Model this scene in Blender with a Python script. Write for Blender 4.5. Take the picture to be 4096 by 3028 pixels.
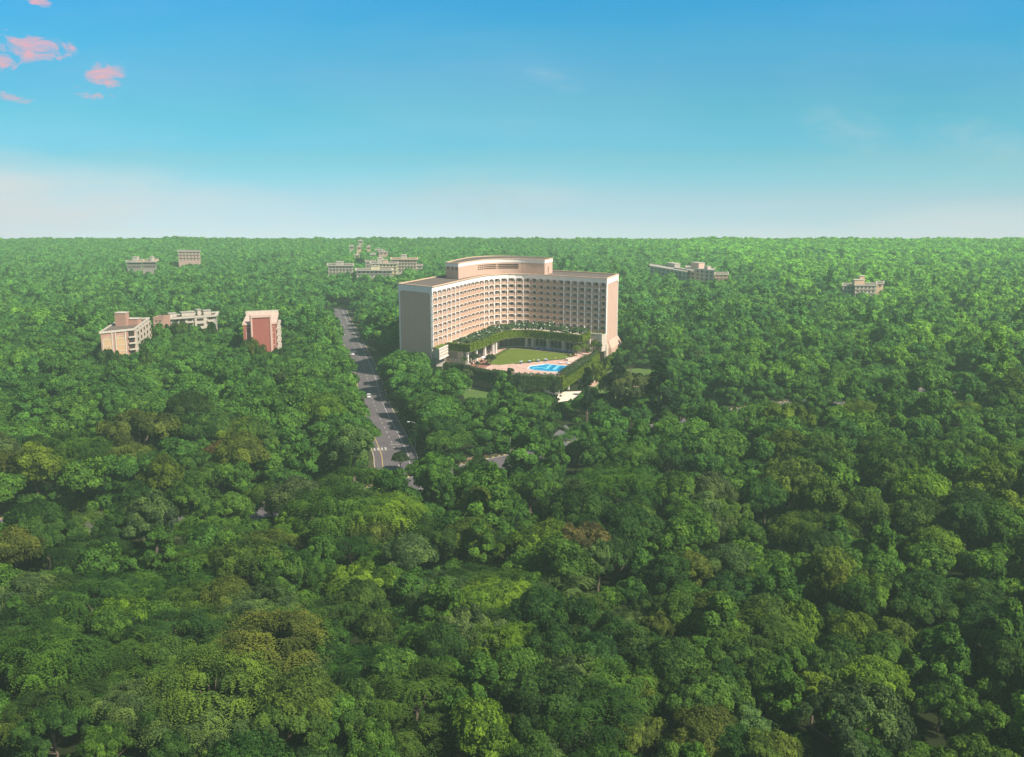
import bpy, math, random
import numpy as np
from mathutils import Vector, Matrix
D = bpy.data
for o in list(D.objects): D.objects.remove(o)
SC = bpy.context.scene
COL = SC.collection
rnd = random.Random(7)
R = math.radians

# ------------------------------------------------------------------ camera
FOC = 3982.0 / 4096 * 36.0
FP = 3982.0
PIT = math.atan(787 / FP)
CAMH = 97.0
cd = D.cameras.new('camera'); cam = D.objects.new('camera', cd); COL.objects.link(cam)
cd.lens = FOC; cd.sensor_width = 36; cd.clip_start = 1; cd.clip_end = 9000
cam.location = (0, 0, CAMH); cam.rotation_euler = (R(90) - PIT, 0, 0)
SC.camera = cam
SC.render.resolution_x = 1024; SC.render.resolution_y = 757
SC.view_settings.view_transform = 'Standard'; SC.view_settings.look = 'None'
SC.view_settings.gamma = 1; SC.view_settings.exposure = 0.75
SC.render.engine = 'CYCLES'
SC.cycles.max_bounces = 6; SC.cycles.transparent_max_bounces = 6; SC.cycles.volume_bounces = 1

SUN_EL, SUN_AZ = 47.0, 57.0          # azimuth: degrees from -Y (towards the camera side) round to +X
sv = Vector((math.sin(R(SUN_AZ)) * math.cos(R(SUN_EL)), -math.cos(R(SUN_AZ)) * math.cos(R(SUN_EL)), math.sin(R(SUN_EL))))
sl = D.lights.new('sun', 'SUN'); so = D.objects.new('sun', sl); COL.objects.link(so)
sl.energy = 5.0; sl.angle = R(2.0); sl.color = (1.0, 0.90, 0.76)
so.rotation_euler = sv.to_track_quat('Z', 'Y').to_euler(); so.location = (200, -100, 300)

def U(px, py, z):
    """plan point under a sight line, at a known height"""
    u = (px - 2048) / FP; v = (1514 - py) / FP
    dy = math.cos(PIT) + v * math.sin(PIT); dz = -math.sin(PIT) + v * math.cos(PIT)
    t = (z - CAMH) / dz
    return (u * t, dy * t)
def PR(x, y, z):
    z = z - CAMH; f = y * math.cos(PIT) - z * math.sin(PIT); up = y * math.sin(PIT) + z * math.cos(PIT)
    if f < 1: return (-9999, -9999)
    return (2048 + FP * x / f, 1514 - FP * up / f)

# ------------------------------------------------------------------ node helpers
class NT:
    def __init__(s, tree): s.t = tree; s.n = tree.nodes; s.l = tree.links
    def add(s, typ, ins=None, **kw):
        n = s.n.new(typ)
        for k, v in kw.items(): setattr(n, k, v)
        if ins:
            for k, v in ins.items():
                sock = n.inputs[k]
                if isinstance(v, bpy.types.NodeSocket): s.l.new(v, sock)
                else: sock.default_value = v
        return n
    def math(s, op, a, b=0.0, c=None, clamp=False):
        d = {0: a, 1: b}
        if c is not None: d[2] = c
        return s.add('ShaderNodeMath', d, operation=op, use_clamp=clamp).outputs[0]
    def mix(s, f, a, b, bt='MIX'):
        n = s.n.new('ShaderNodeMix'); n.data_type = 'RGBA'; n.blend_type = bt
        for k, v in ((0, f), (6, a), (7, b)):
            if isinstance(v, bpy.types.NodeSocket): s.l.new(v, n.inputs[k])
            else: n.inputs[k].default_value = v if k == 0 else (tuple(v) + (1,))[:4]
        return n.outputs[2]
    def ramp(s, f, stops, interp='LINEAR'):
        n = s.n.new('ShaderNodeValToRGB'); n.color_ramp.interpolation = interp
        e = n.color_ramp.elements
        while len(e) < len(stops): e.new(0.5)
        for i, (p, c) in enumerate(stops):
            e[i].position = p; e[i].color = (tuple(c) + (1,))[:4] if not isinstance(c, (int, float)) else (c, c, c, 1)
        s.l.new(f, n.inputs[0]); return n.outputs[0]
    def noise(s, vec, scale, detail=4, rough=0.55, dist=0.0):
        n = s.add('ShaderNodeTexNoise', {'Scale': scale, 'Detail': detail, 'Roughness': rough, 'Distortion': dist})
        if vec is not None: s.l.new(vec, n.inputs['Vector'])
        return n.outputs[0]

# ------------------------------------------------------------------ world
W = D.worlds.new("World"); SC.world = W; W.use_nodes = True
w = NT(W.node_tree); w.n.clear()
geo = w.add('ShaderNodeNewGeometry'); tc = w.add('ShaderNodeTexCoord')
dirv = tc.outputs['Generated']
shift = w.add('ShaderNodeVectorMath', {0: dirv, 1: (0, 0, 0.085)}, operation='ADD').outputs[0]   # land falls away beyond the forest brow
nrm = w.add('ShaderNodeVectorMath', {0: shift}, operation='NORMALIZE').outputs[0]
sky = w.add('ShaderNodeTexSky'); sky.sky_type = 'NISHITA'; sky.sun_disc = False
sky.sun_elevation = R(SUN_EL); sky.sun_rotation = math.atan2(sv.x, sv.y)
sky.altitude = 200; sky.air_density = 1.0; sky.dust_density = 0.6; sky.ozone_density = 3.0
w.l.new(nrm, sky.inputs[0])
sep = w.add('ShaderNodeSeparateXYZ', {0: dirv})
X, Y, Z = sep.outputs
yy = w.math('MAXIMUM', Y, 0.05)
ta = w.math('DIVIDE', X, yy); tb = w.math('DIVIDE', Z, yy)
tintr = w.ramp(w.math('MULTIPLY', w.math('ADD', tb, 0.1), 2.0), [(0.10, (.76, .89, 1.0)), (.165, (.77, .85, .88)), (.213, (.60, .87, .87)), (.26, (.51, .88, .83)), (.318, (.45, .89, .845)), (.408, (.38, .89, .91)), (.54, (.16, .82, .97)), (.9, (1.20, 1.08, 0.90))])
skyc = w.mix(1.0, sky.outputs[0], tintr, 'MULTIPLY')
SKYCAL = [(940, (1.393, 1.331, 1.451)), (900, (1.251, 1.221, 1.382)), (800, (1.104, 1.176, 1.336)), (700, (0.77, 1.145, 1.29)), (600, (0.508, 1.041, 1.236)), (450, (0.589, 1.009, 1.049)), (300, (0.727, 0.987, 1.027)), (150, (0.777, 1.084, 1.067)), (0, (0.903, 1.12, 1.125)), (-1500, (1, 1, 1))]
lowb = w.ramp(w.math('MULTIPLY', w.math('ADD', tb, 0.07), 1.6), [((math.tan(math.atan((1514 - y_) / FP) - PIT) + 0.07) * 1.6, c_) for y_, c_ in SKYCAL])
skyc = w.mix(1.0, skyc, lowb, 'MULTIPLY')
# pale low cloud banks
uv = w.add('ShaderNodeCombineXYZ', {0: w.math('MULTIPLY', ta, 2.2), 1: w.math('MULTIPLY', tb, 9.0), 2: 0.35}).outputs[0]
n1 = w.noise(uv, 1.6, 7, 0.55, 0.3)
low = w.ramp(n1, [(0.40, 0.0), (0.72, 1.0)])
fall = w.ramp(w.math('ADD', w.math('MULTIPLY', tb, 2.5), 0.25), [(0.12, 0.9), (0.40, 0.45), (0.75, 0.12), (1.0, 0.0)])
left = w.ramp(w.math('ADD', w.math('MULTIPLY', ta, 1.0), 0.6), [(0.08, 1.0), (0.36, 0.6), (0.60, 0.75), (0.8, 0.3), (1.0, 0.8)])
cm = w.math('MULTIPLY', w.math('MULTIPLY', low, fall), w.math('MULTIPLY', left, 0.3))
SKYK = 0.085
pale = (0.53 / SKYK, 0.54 / SKYK, 0.60 / SKYK)
c1 = w.mix(w.math('MULTIPLY', cm, 0.85, clamp=True), skyc, pale)
# small pink clouds high on the left
uv2 = w.add('ShaderNodeCombineXYZ', {0: w.math('MULTIPLY', ta, 9.0), 1: w.math('MULTIPLY', tb, 20.0), 2: 3.1}).outputs[0]
n2 = w.noise(uv2, 3.4, 10, 0.62, 1.0)
def blob(cx, cy, rx, ry, ang=0.0):
    a = w.math('SUBTRACT', ta, cx); b = w.math('SUBTRACT', tb, cy)
    ca, sa = math.cos(ang), math.sin(ang)
    a2 = w.math('ADD', w.math('MULTIPLY', a, ca / rx), w.math('MULTIPLY', b, sa / rx))
    b2 = w.math('ADD', w.math('MULTIPLY', a, -sa / ry), w.math('MULTIPLY', b, ca / ry))
    q = w.math('ADD', w.math('MULTIPLY', a2, a2), w.math('MULTIPLY', b2, b2))
    return w.math('SUBTRACT', 1.0, q, clamp=True)
def tan_dir(px, py):
    u = (px - 2048) / FP; v = (1514 - py) / FP
    dy = math.cos(PIT) + v * math.sin(PIT); dz = -math.sin(PIT) + v * math.cos(PIT)
    return u / dy, dz / dy
acc = None
for px, py, rx, ry, an, am in ((120, 195, 250, 62, -0.05, 1.0), (20, 235, 90, 55, 0.2, 0.9), (415, 298, 150, 60, -0.12, 1.05), (370, 385, 120, 22, 0, 0.8),
                               (50, 390, 120, 26, -0.1, 0.95), (150, 5, 90, 22, -0.3, 0.9), (330, 345, 60, 18, 0, 0.6), (20, 120, 60, 30, 0, .6)):
    cx, cy = tan_dir(px, py)
    bb = w.math('MULTIPLY', blob(cx, cy, rx / FP * 0.92, ry / FP * 1.05, an), am)
    acc = bb if acc is None else w.math('MAXIMUM', acc, bb)
pk = w.math('MULTIPLY', w.ramp(w.math('ADD', w.math('MULTIPLY', acc, 0.80), w.math('MULTIPLY', w.math('SUBTRACT', n2, 0.5), 2.6)), [(0.38, 0.0), (0.58, 0.40), (0.92, 1.0)]), w.math('MULTIPLY', acc, 3.0, clamp=True))
acc = None
for px, py, rx, ry, an, am in ((100, 880, 1250, 260, -0.02, 1.6), (1950, 800, 420, 70, 0.03, 0.55), (2050, 920, 900, 60, 0.0, 0.5), (4050, 930, 900, 150, 0.05, 0.8), (3000, 960, 900, 70, 0, 0.5), (40, 700, 260, 120, 0, .5)):
    cx, cy = tan_dir(px, py)
    bb = w.math('MULTIPLY', blob(cx, cy, rx / FP, ry / FP, an), am)
    acc = bb if acc is None else w.math('MAXIMUM', acc, bb)
bank = w.math('MULTIPLY', acc, w.ramp(n1, [(0.30, 0.10), (0.62, 1.0)]))
c1 = w.mix(w.math('MULTIPLY', bank, 0.95, clamp=True), c1, pale)
c2 = w.mix(w.math('MULTIPLY', pk, 0.88), c1, (0.52 / SKYK, 0.27 / SKYK, 0.31 / SKYK))
# faint wisps right and centre
acc = None
for px, py, rx, ry, an, am in ((1950, 770, 420, 120, 0.02, 1.0), (3400, 520, 230, 90, -0.25, 0.55), (3900, 560, 260, 110, -0.2, 0.5), (2220, 320, 140, 40, -0.3, 0.4), (600, 640, 330, 80, -0.1, 0.4)):
    cx, cy = tan_dir(px, py)
    bb = w.math('MULTIPLY', blob(cx, cy, rx / FP, ry / FP, an), am)
    acc = bb if acc is None else w.math('MAXIMUM', acc, bb)
wp = w.math('MULTIPLY', acc, w.ramp(n2, [(0.35, 0.0), (0.75, 1.0)]))
c3 = w.mix(w.math('MULTIPLY', wp, 0.6), c2, (0.345 / SKYK, 0.42 / SKYK, 0.466 / SKYK))
bg = w.add('ShaderNodeBackground', {0: c3, 1: SKYK})
w.l.new(bg.outputs[0], w.add('ShaderNodeOutputWorld').inputs[0])

# ------------------------------------------------------------------ materials
def newmat(name):
    m = D.materials.new(name); m.use_nodes = True; t = NT(m.node_tree); t.n.clear()
    return m, t
def finish(t, sh, disp=None):
    o = t.add('ShaderNodeOutputMaterial'); t.l.new(sh, o.inputs[0])
def surf(name, col, rough=0.8, var=0.12, scale=0.6, spec=0.3, stain=0.0, metal=0.0, bump=0.0):
    m, t = newmat(name)
    tcn = t.add('ShaderNodeTexCoord'); v = t.add('ShaderNodeNewGeometry').outputs['Position']
    n = t.noise(v, scale, 5, 0.6)
    n2 = t.noise(v, scale * 9, 3, 0.6)
    f = t.math('ADD', t.math('MULTIPLY', n, 0.7), t.math('MULTIPLY', n2, 0.3))
    lo = tuple(c * (1 - var) for c in col); hi = tuple(min(1, c * (1 + var)) for c in col)
    c = t.ramp(f, [(0.3, lo), (0.7, hi)])
    if stain > 0:
        mp = t.add('ShaderNodeMapping', {0: v}); mp.inputs['Scale'].default_value = (1.3, 1.3, 0.12)
        s = t.ramp(t.noise(mp.outputs[0], 0.8, 6, 0.65), [(0.45, 0.0), (0.75, 1.0)])
        c = t.mix(t.math('MULTIPLY', s, stain), c, tuple(k * 0.55 for k in col))
    ins = {'Base Color': c, 'Roughness': rough, 'Metallic': metal, 'Specular IOR Level': spec}
    if bump > 0:
        b = t.add('ShaderNodeBump', {'Strength': bump, 'Distance': 0.1, 'Height': n2}); ins['Normal'] = b.outputs[0]
    finish(t, t.add('ShaderNodeBsdfPrincipled', ins).outputs[0])
    return m
def leafmat(name, mode, pal=None, trans=0.2):
    """mode 'obj': colour comes from the object's own colour; 'rand': from a species ramp, where it stands and painted-in distance haze; 'fix': fixed"""
    m, t = newmat(name)
    oi = t.add('ShaderNodeObjectInfo')
    if mode == 'obj': base = oi.outputs['Color']
    elif mode == 'fix': base = t.mix(0.0, pal, pal)
    else:
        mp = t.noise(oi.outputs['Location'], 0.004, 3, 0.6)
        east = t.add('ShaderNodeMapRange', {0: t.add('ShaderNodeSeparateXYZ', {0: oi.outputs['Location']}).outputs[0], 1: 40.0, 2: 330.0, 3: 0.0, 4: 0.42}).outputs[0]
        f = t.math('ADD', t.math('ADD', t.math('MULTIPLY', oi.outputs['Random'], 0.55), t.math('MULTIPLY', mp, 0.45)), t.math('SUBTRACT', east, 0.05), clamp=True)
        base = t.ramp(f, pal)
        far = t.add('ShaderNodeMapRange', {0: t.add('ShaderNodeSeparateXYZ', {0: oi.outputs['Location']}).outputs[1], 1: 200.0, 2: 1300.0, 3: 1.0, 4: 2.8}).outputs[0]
        base = t.mix(1.0, base, t.mix(t.math('DIVIDE', t.math('SUBTRACT', far, 1.0), 1.8), (1, 1, 1), (2.1, 2.6, 3.8)), 'MULTIPLY')  # paler, more teal leaves with distance: haze put into the leaf colour
    at = t.add('ShaderNodeAttribute', attribute_name='tint')
    k = at.outputs['Fac']
    base = t.mix(1.0, base, t.ramp(k, [(0.0, (0.32, 0.36, 0.36)), (0.5, (1, 1, 1)), (1.0, (1.95, 1.75, 1.15))]), 'MULTIPLY')
    dif = t.add('ShaderNodeBsdfPrincipled', {'Base Color': base, 'Roughness': 0.6, 'Specular IOR Level': 0.06})
    tr = t.add('ShaderNodeBsdfTranslucent', {0: t.mix(1.0, base, (1.3, 1.35, 0.6), 'MULTIPLY')})
    mx = t.add('ShaderNodeMixShader', {0: trans, 1: dif.outputs[0], 2: tr.outputs[0]})
    finish(t, mx.outputs[0])
    return m
M = {}
M['tan'] = surf('tan_render', (0.54, 0.365, 0.285), 0.9, 0.06, 0.15, stain=0.10)
M['tan2'] = surf('tan_panel', (0.47, 0.305, 0.215), 0.9, 0.10, 0.35, stain=0.15)
M['white'] = surf('white_render', (0.76, 0.72, 0.68), 0.8, 0.04, 0.2, stain=0.08)
M['cream'] = surf('cream_coping', (0.62, 0.44, 0.30), 0.8, 0.08, 0.5)
M['roof'] = surf('roof_felt', (0.125, 0.098, 0.085), 0.95, 0.14, 0.25)
M['frame'] = surf('window_frame', (0.78, 0.74, 0.70), 0.6, 0.03)
M['stone'] = surf('pale_stone', (0.52, 0.45, 0.38), 0.85, 0.10, 0.8, stain=0.2)
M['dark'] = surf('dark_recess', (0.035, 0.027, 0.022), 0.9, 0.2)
M['brick'] = surf('red_brick', (0.31, 0.10, 0.078), 0.9, 0.12, 0.8, stain=0.12)
M['pinkbrick'] = surf('pink_brick', (0.38, 0.22, 0.17), 0.9, 0.12, 0.8, stain=0.15)
M['ochre'] = surf('ochre_render', (0.48, 0.33, 0.19), 0.9, 0.10, 0.5, stain=0.2)
M['offwhite'] = surf('weathered_white', (0.48, 0.43, 0.36), 0.85, 0.10, 0.6, stain=0.35)
M['yellowwall'] = surf('pale_yellow_wall', (0.68, 0.62, 0.38), 0.85, 0.08, 0.6, stain=0.2)
M['concrete'] = surf('concrete', (0.36, 0.33, 0.29), 0.9, 0.15, 0.6, stain=0.3)
M['pinkish'] = surf('pink_fascia', (0.58, 0.40, 0.33), 0.85, 0.06, 0.5, stain=0.1)
M['asphalt'] = surf('asphalt', (0.105, 0.092, 0.100), 0.85, 0.22, 0.12)
M['drive'] = surf('grey_paving', (0.12, 0.12, 0.125), 0.9, 0.12, 0.3)
M['paint'] = surf('road_paint', (0.42, 0.40, 0.37), 0.7, 0.25, 0.9)
M['ypaint'] = surf('yellow_paint', (0.45, 0.32, 0.13), 0.7, 0.2, 0.9)
M['black'] = surf('black_paint', (0.02, 0.02, 0.022), 0.6, 0.1)
M['kerb'] = surf('kerb_stone', (0.42, 0.34, 0.28), 0.9, 0.15, 1.0)
M['path2'] = surf('earth_path', (0.17, 0.12, 0.085), 0.9, 0.2, 0.5)
M['path'] = surf('pinkish_path', (0.46, 0.30, 0.22), 0.9, 0.12, 0.5)
M['palefloor'] = surf('pale_floor', (0.66, 0.58, 0.48), 0.85, 0.08, 0.5)
M['lawn'] = surf('mown_lawn', (0.105, 0.145, 0.022), 0.95, 0.22, 0.18, spec=0.1)
M['lawn2'] = surf('darker_lawn', (0.080, 0.135, 0.034), 0.95, 0.2, 0.2, spec=0.1)  # slightly darker, cooler green for the ground-level lawns
M['verge'] = surf('rough_verge', (0.055, 0.062, 0.030), 0.95, 0.35, 0.25, spec=0.1)
M['ground'] = surf('forest_floor', (0.018, 0.026, 0.008), 0.95, 0.4, 0.12, spec=0.1)
M['bark'] = surf('bark', (0.13, 0.10, 0.075), 0.9, 0.3, 2.0)
M['palebark'] = surf('pale_bark', (0.34, 0.31, 0.26), 0.9, 0.2, 2.0)
M['carpaint'] = surf('white_car_paint', (0.80, 0.80, 0.80), 0.25, 0.01, spec=0.6)
M['tyre'] = surf('tyre_rubber', (0.02, 0.02, 0.02), 0.8, 0.1)
M['steel'] = surf('galvanised_steel', (0.45, 0.46, 0.46), 0.45, 0.06, metal=0.6)
M['lampglass'] = surf('lamp_cover', (0.85, 0.85, 0.80), 0.3, 0.02)
M['globe'] = surf('cream_globe', (0.85, 0.74, 0.42), 0.35, 0.03)
M['blue'] = surf('blue_cloth', (0.05, 0.20, 0.62), 0.75, 0.25, 3.0)
M['palecloth'] = surf('pale_blue_cloth', (0.55, 0.68, 0.78), 0.75, 0.05, 3.0)
M['whitecloth'] = surf('white_cloth', (0.80, 0.78, 0.75), 0.8, 0.04, 3.0)
M['wood'] = surf('dark_wood', (0.11, 0.055, 0.035), 0.6, 0.2, 3.0)
M['redfloor'] = surf('terracotta_floor', (0.26, 0.12, 0.085), 0.8, 0.2, 1.5)
M['tail'] = surf('red_lamp', (0.45, 0.02, 0.02), 0.3, 0.02)
def glassmat(name, col, r=0.12):
    m, t = newmat(name)
    v = t.add('ShaderNodeNewGeometry').outputs['Position']
    n = t.noise(v, 0.45, 2)
    c = t.ramp(n, [(0.4, tuple(k * 0.6 for k in col)), (0.6, tuple(k * 1.5 for k in col))])
    finish(t, t.add('ShaderNodeBsdfPrincipled', {'Base Color': c, 'Roughness': r, 'Specular IOR Level': 0.12}).outputs[0]); return m
M['glass'] = glassmat('dark_window_glass', (0.012, 0.009, 0.010), 0.2)
M['glass2'] = glassmat('curtained_window_glass', (0.075, 0.045, 0.042))
M['hallglass'] = glassmat('tinted_hall_glass', (0.035, 0.030, 0.036), 0.2)
# deck paving: pink and cream squares
m, t = newmat('pink_cream_paving')
v = t.add('ShaderNodeNewGeometry').outputs['Position']
ck = t.add('ShaderNodeTexBrick', {'Vector': v, 'Scale': 0.55, 'Mortar Size': 0.0, 'Bias': 0.0, 'Brick Width': 0.9, 'Row Height': 0.55, 'Color1': (0.62, 0.47, 0.40, 1), 'Color2': (0.40, 0.20, 0.15, 1)})
c = t.mix(t.math('MULTIPLY', t.noise(v, 0.4, 4), 0.6), ck.outputs[0], (0.45, 0.30, 0.25))
finish(t, t.add('ShaderNodeBsdfPrincipled', {'Base Color': c, 'Roughness': 0.8}).outputs[0]); M['paving'] = m
# water
m, t = newmat('pool_water')
v = t.add('ShaderNodeNewGeometry').outputs['Position']
mp = t.add('ShaderNodeMapping', {0: v}); mp.inputs['Rotation'].default_value = (0, 0, R(28))
sp = t.add('ShaderNodeSeparateXYZ', {0: mp.outputs[0]})
n = t.noise(v, 0.9, 3)
c = t.ramp(n, [(0.35, (0.015, 0.30, 0.60)), (0.65, (0.03, 0.42, 0.72))])
b = t.add('ShaderNodeBump', {'Strength': 0.12, 'Distance': 0.1, 'Height': t.noise(v, 2.2, 3)})
finish(t, t.add('ShaderNodeBsdfPrincipled', {'Base Color': c, 'Roughness': 0.06, 'Specular IOR Level': 0.5, 'Transmission Weight': 0.0, 'Normal': b.outputs[0]}).outputs[0]); M['water'] = m
M['poolstep'] = surf('pale_pool_step', (0.16, 0.60, 0.78), 0.3, 0.05)
M['poolline'] = surf('deep_pool_lane', (0.010, 0.18, 0.42), 0.2, 0.05)

# ------------------------------------------------------------------ mesh helpers
class MB:
    def __init__(s): s.v = []; s.f = []; s.m = []
    def face(s, pts, mi=0):
        b = len(s.v); s.v += [tuple(p) for p in pts]; s.f.append(tuple(range(b, b + len(pts)))); s.m.append(mi)
    def prism(s, poly, z0, z1, mi=0, top=True, bot=True, mtop=None):
        n = len(poly); a = sum(poly[i][0] * poly[(i + 1) % n][1] - poly[(i + 1) % n][0] * poly[i][1] for i in range(n))
        if a < 0: poly = poly[::-1]
        b = len(s.v)
        s.v += [(p[0], p[1], z0) for p in poly] + [(p[0], p[1], z1) for p in poly]
        for i in range(n):
            j = (i + 1) % n; s.f.append((b + i, b + j, b + n + j, b + n + i)); s.m.append(mi)
        if top: s.f.append(tuple(range(b + n, b + 2 * n))); s.m.append(mi if mtop is None else mtop)
        if bot: s.f.append(tuple(range(b + n - 1, b - 1, -1))); s.m.append(mi)
    def box(s, o, t, n, x0, x1, y0, y1, z0, z1, mi=0):
        """box in a local frame: origin o (plan), tangent t, outward normal n; x along t, y along n"""
        P = lambda x, y: (o[0] + t[0] * x + n[0] * y, o[1] + t[1] * x + n[1] * y)
        s.prism([P(x0, y0), P(x1, y0), P(x1, y1), P(x0, y1)], z0, z1, mi)
    def extr(s, o, t, n, prof, y0, y1, mi=0):
        """prof: closed list of (x,z) in the facade plane, extruded from y0 to y1 along n (y1 is the outer face)"""
        a = sum(prof[i][0] * prof[(i + 1) % len(prof)][1] - prof[(i + 1) % len(prof)][0] * prof[i][1] for i in range(len(prof)))
        if a < 0: prof = prof[::-1]
        k = len(prof); b = len(s.v)
        for y in (y1, y0):
            s.v += [(o[0] + t[0] * x + n[0] * y, o[1] + t[1] * x + n[1] * y, z) for x, z in prof]
        s.f.append(tuple(range(b, b + k))); s.m.append(mi)
        s.f.append(tuple(range(b + 2 * k - 1, b + k - 1, -1))); s.m.append(mi)
        for i in range(k):
            j = (i + 1) % k; s.f.append((b + j, b + i, b + k + i, b + k + j)); s.m.append(mi)
    def tube(s, pts, rad, seg=6, mi=0, cap=True):
        rings = []
        for i, p in enumerate(pts):
            p = Vector(p); q = Vector(pts[min(i + 1, len(pts) - 1)]) - Vector(pts[max(i - 1, 0)])
            if q.length < 1e-6: q = Vector((0, 0, 1))
            q.normalize(); a = q.orthogonal().normalized(); bb = q.cross(a)
            r = rad[i] if isinstance(rad, (list, tuple)) else rad
            b = len(s.v); rings.append(b)
            for k in range(seg):
                an = 2 * math.pi * k / seg; s.v.append(tuple(p + a * (r * math.cos(an)) + bb * (r * math.sin(an))))
        for i in range(len(rings) - 1):
            for k in range(seg):
                kk = (k + 1) % seg; s.f.append((rings[i] + k, rings[i] + kk, rings[i + 1] + kk, rings[i + 1] + k)); s.m.append(mi)
        if cap:
            s.f.append(tuple(rings[0] + k for k in range(seg))[::-1]); s.m.append(mi)
            s.f.append(tuple(rings[-1] + k for k in range(seg))); s.m.append(mi)
    def lathe(s, prof, c=(0, 0, 0), seg=10, mi=0):
        b0 = len(s.v)
        for r, z in prof:
            for k in range(seg):
                an = 2 * math.pi * k / seg; s.v.append((c[0] + r * math.cos(an), c[1] + r * math.sin(an), c[2] + z))
        for i in range(len(prof) - 1):
            for k in range(seg):
                kk = (k + 1) % seg; a = b0 + i * seg
                s.f.append((a + k, a + kk, a + seg + kk, a + seg + k)); s.m.append(mi)
    def mesh(s, name, mats):
        me = D.meshes.new(name); me.from_pydata(s.v, [], s.f)
        for m in (mats if isinstance(mats, (list, tuple)) else [mats]): me.materials.append(M[m] if isinstance(m, str) else m)
        me.polygons.foreach_set('material_index', s.m); me.update(); return me
    def build(s, name, mats, parent=None, **kw):
        return link(name, s.mesh(name, mats), parent, **kw)
def link(name, me, parent=None, loc=None, rz=None, label=None):
    o = D.objects.new(name, me); COL.objects.link(o)
    if parent is not None: o.parent = parent
    if loc is not None: o.location = loc
    if rz is not None: o.rotation_euler = (0, 0, rz)
    if label: o['label'] = label
    return o
def tag(o, label=None, cat=None, group=None, kind=None):
    if label: o['label'] = label
    if cat: o['category'] = cat
    if group: o['group'] = group
    if kind: o['kind'] = kind
    return o
def empty(name, loc=(0, 0, 0), rz=0, label=None, cat=None, group=None):
    o = D.objects.new(name, None); COL.objects.link(o); o.location = loc; o.rotation_euler = (0, 0, rz); o.empty_display_size = 0.5
    return tag(o, label, cat, group)
def kids(o): return KID.get(o.name, [])
def copy_tree(src, loc, rz, label, group=None, scale=None):
    def rec(o, par):
        c = o.copy(); COL.objects.link(c); c.parent = par
        for ch in [x for x in SRC[o.name]]: rec(ch, c)
        return c
    r = rec(src, None); r.location = loc; r.rotation_euler = (0, 0, rz)
    if scale: r.scale = (scale,) * 3
    r['label'] = label
    if group: r['group'] = group
    return r
SRC = {}
def snapshot():
    SRC.clear()
    for o in D.objects: SRC[o.name] = []
    for o in D.objects:
        if o.parent: SRC[o.parent.name].append(o)
def struct(o, label=None): o['kind'] = 'structure'; return o
def nrm2(a, b):
    d = math.hypot(b[0] - a[0], b[1] - a[1]); t = ((b[0] - a[0]) / d, (b[1] - a[1]) / d); return d, t, (t[1], -t[0])
def inpoly(x, y, P):
    c = False; j = len(P) - 1
    for i in range(len(P)):
        if (P[i][1] > y) != (P[j][1] > y) and x < (P[j][0] - P[i][0]) * (y - P[i][1]) / (P[j][1] - P[i][1]) + P[i][0]: c = not c
        j = i
    return c
def cat(P, k=6):
    """Catmull-Rom through plan points"""
    out = []; n = len(P)
    for i in range(n - 1):
        p0 = P[max(i - 1, 0)]; p1 = P[i]; p2 = P[i + 1]; p3 = P[min(i + 2, n - 1)]
        for q in range(k):
            u = q / k
            out.append(tuple(0.5 * (2 * p1[a] + (p2[a] - p0[a]) * u + (2 * p0[a] - 5 * p1[a] + 4 * p2[a] - p3[a]) * u * u + (3 * p1[a] - p0[a] - 3 * p2[a] + p3[a]) * u ** 3) for a in (0, 1)))
    out.append(tuple(P[-1])); return out
def off(P, d):
    """offset an open polyline to its right side by d"""
    out = []
    for i in range(len(P)):
        a = P[max(i - 1, 0)]; b = P[min(i + 1, len(P) - 1)]; _, t, n = nrm2(a, b)
        out.append((P[i][0] + n[0] * d, P[i][1] + n[1] * d))
    return out
#@@GROUND
# ------------------------------------------------------------------ ground, roads
EDGE = 1590.0
mb = MB()
gxs = [-1880, -1500, -1200, -950, -700, -500, -350, -200, -100, 0, 100, 200, 350, 500, 700, 950, 1200, 1500, 1880]
gys = [-300, -100, 0, 60, 120, 200, 300, 400, 550, 750, 1000, 1300, 1500, EDGE, 1620, 1660, 1700, 1740, 1785]
def gz(y): return 0.0 if y <= EDGE else -(y - EDGE) * 0.12 - ((y - EDGE) / 200.0) ** 2 * 12
for y_ in gys:
    for x_ in gxs: mb.v.append((x_, y_, gz(y_)))
nx_ = len(gxs)
for i in range(len(gys) - 1):
    for j in range(nx_ - 1): mb.f.append((i * nx_ + j, i * nx_ + j + 1, (i + 1) * nx_ + j + 1, (i + 1) * nx_ + j)); mb.m.append(0)
g = mb.build('ground', 'ground'); struct(g)
def strip(name, pl, wl, wr, z, mat, th=None):
    L = off(pl, -wl); Rr = off(pl, wr); mb = MB()
    for i in range(len(pl) - 1):
        mb.face([(Rr[i][0], Rr[i][1], z), (Rr[i + 1][0], Rr[i + 1][1], z), (L[i + 1][0], L[i + 1][1], z), (L[i][0], L[i][1], z)])
    return mb.build(name, mat)
ROAD = cat([(-38, 323), (-40.5, 337), (-44, 356), (-62, 432), (-76.5, 507), (-92, 575), (-107, 640), (-123, 706), (-137, 772)], 8)
XR = cat([(-260, 262), (-180, 268), (-136, 271), (-88, 277), (-50, 296), (-10, 331), (30, 362), (65, 390), (105, 418), (150, 440), (200, 459), (280, 480), (400, 500)], 8)
struct(strip('road_verge', ROAD[2:], 13, 13, 0.03, 'verge'))
struct(strip('boulevard_verge', XR, 13, 14, 0.034, 'verge'))
struct(strip('road', ROAD, 7.6, 7.4, 0.07, 'asphalt'))
struct(strip('boulevard', XR, 8.5, 8.5, 0.075, 'asphalt'))
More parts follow.
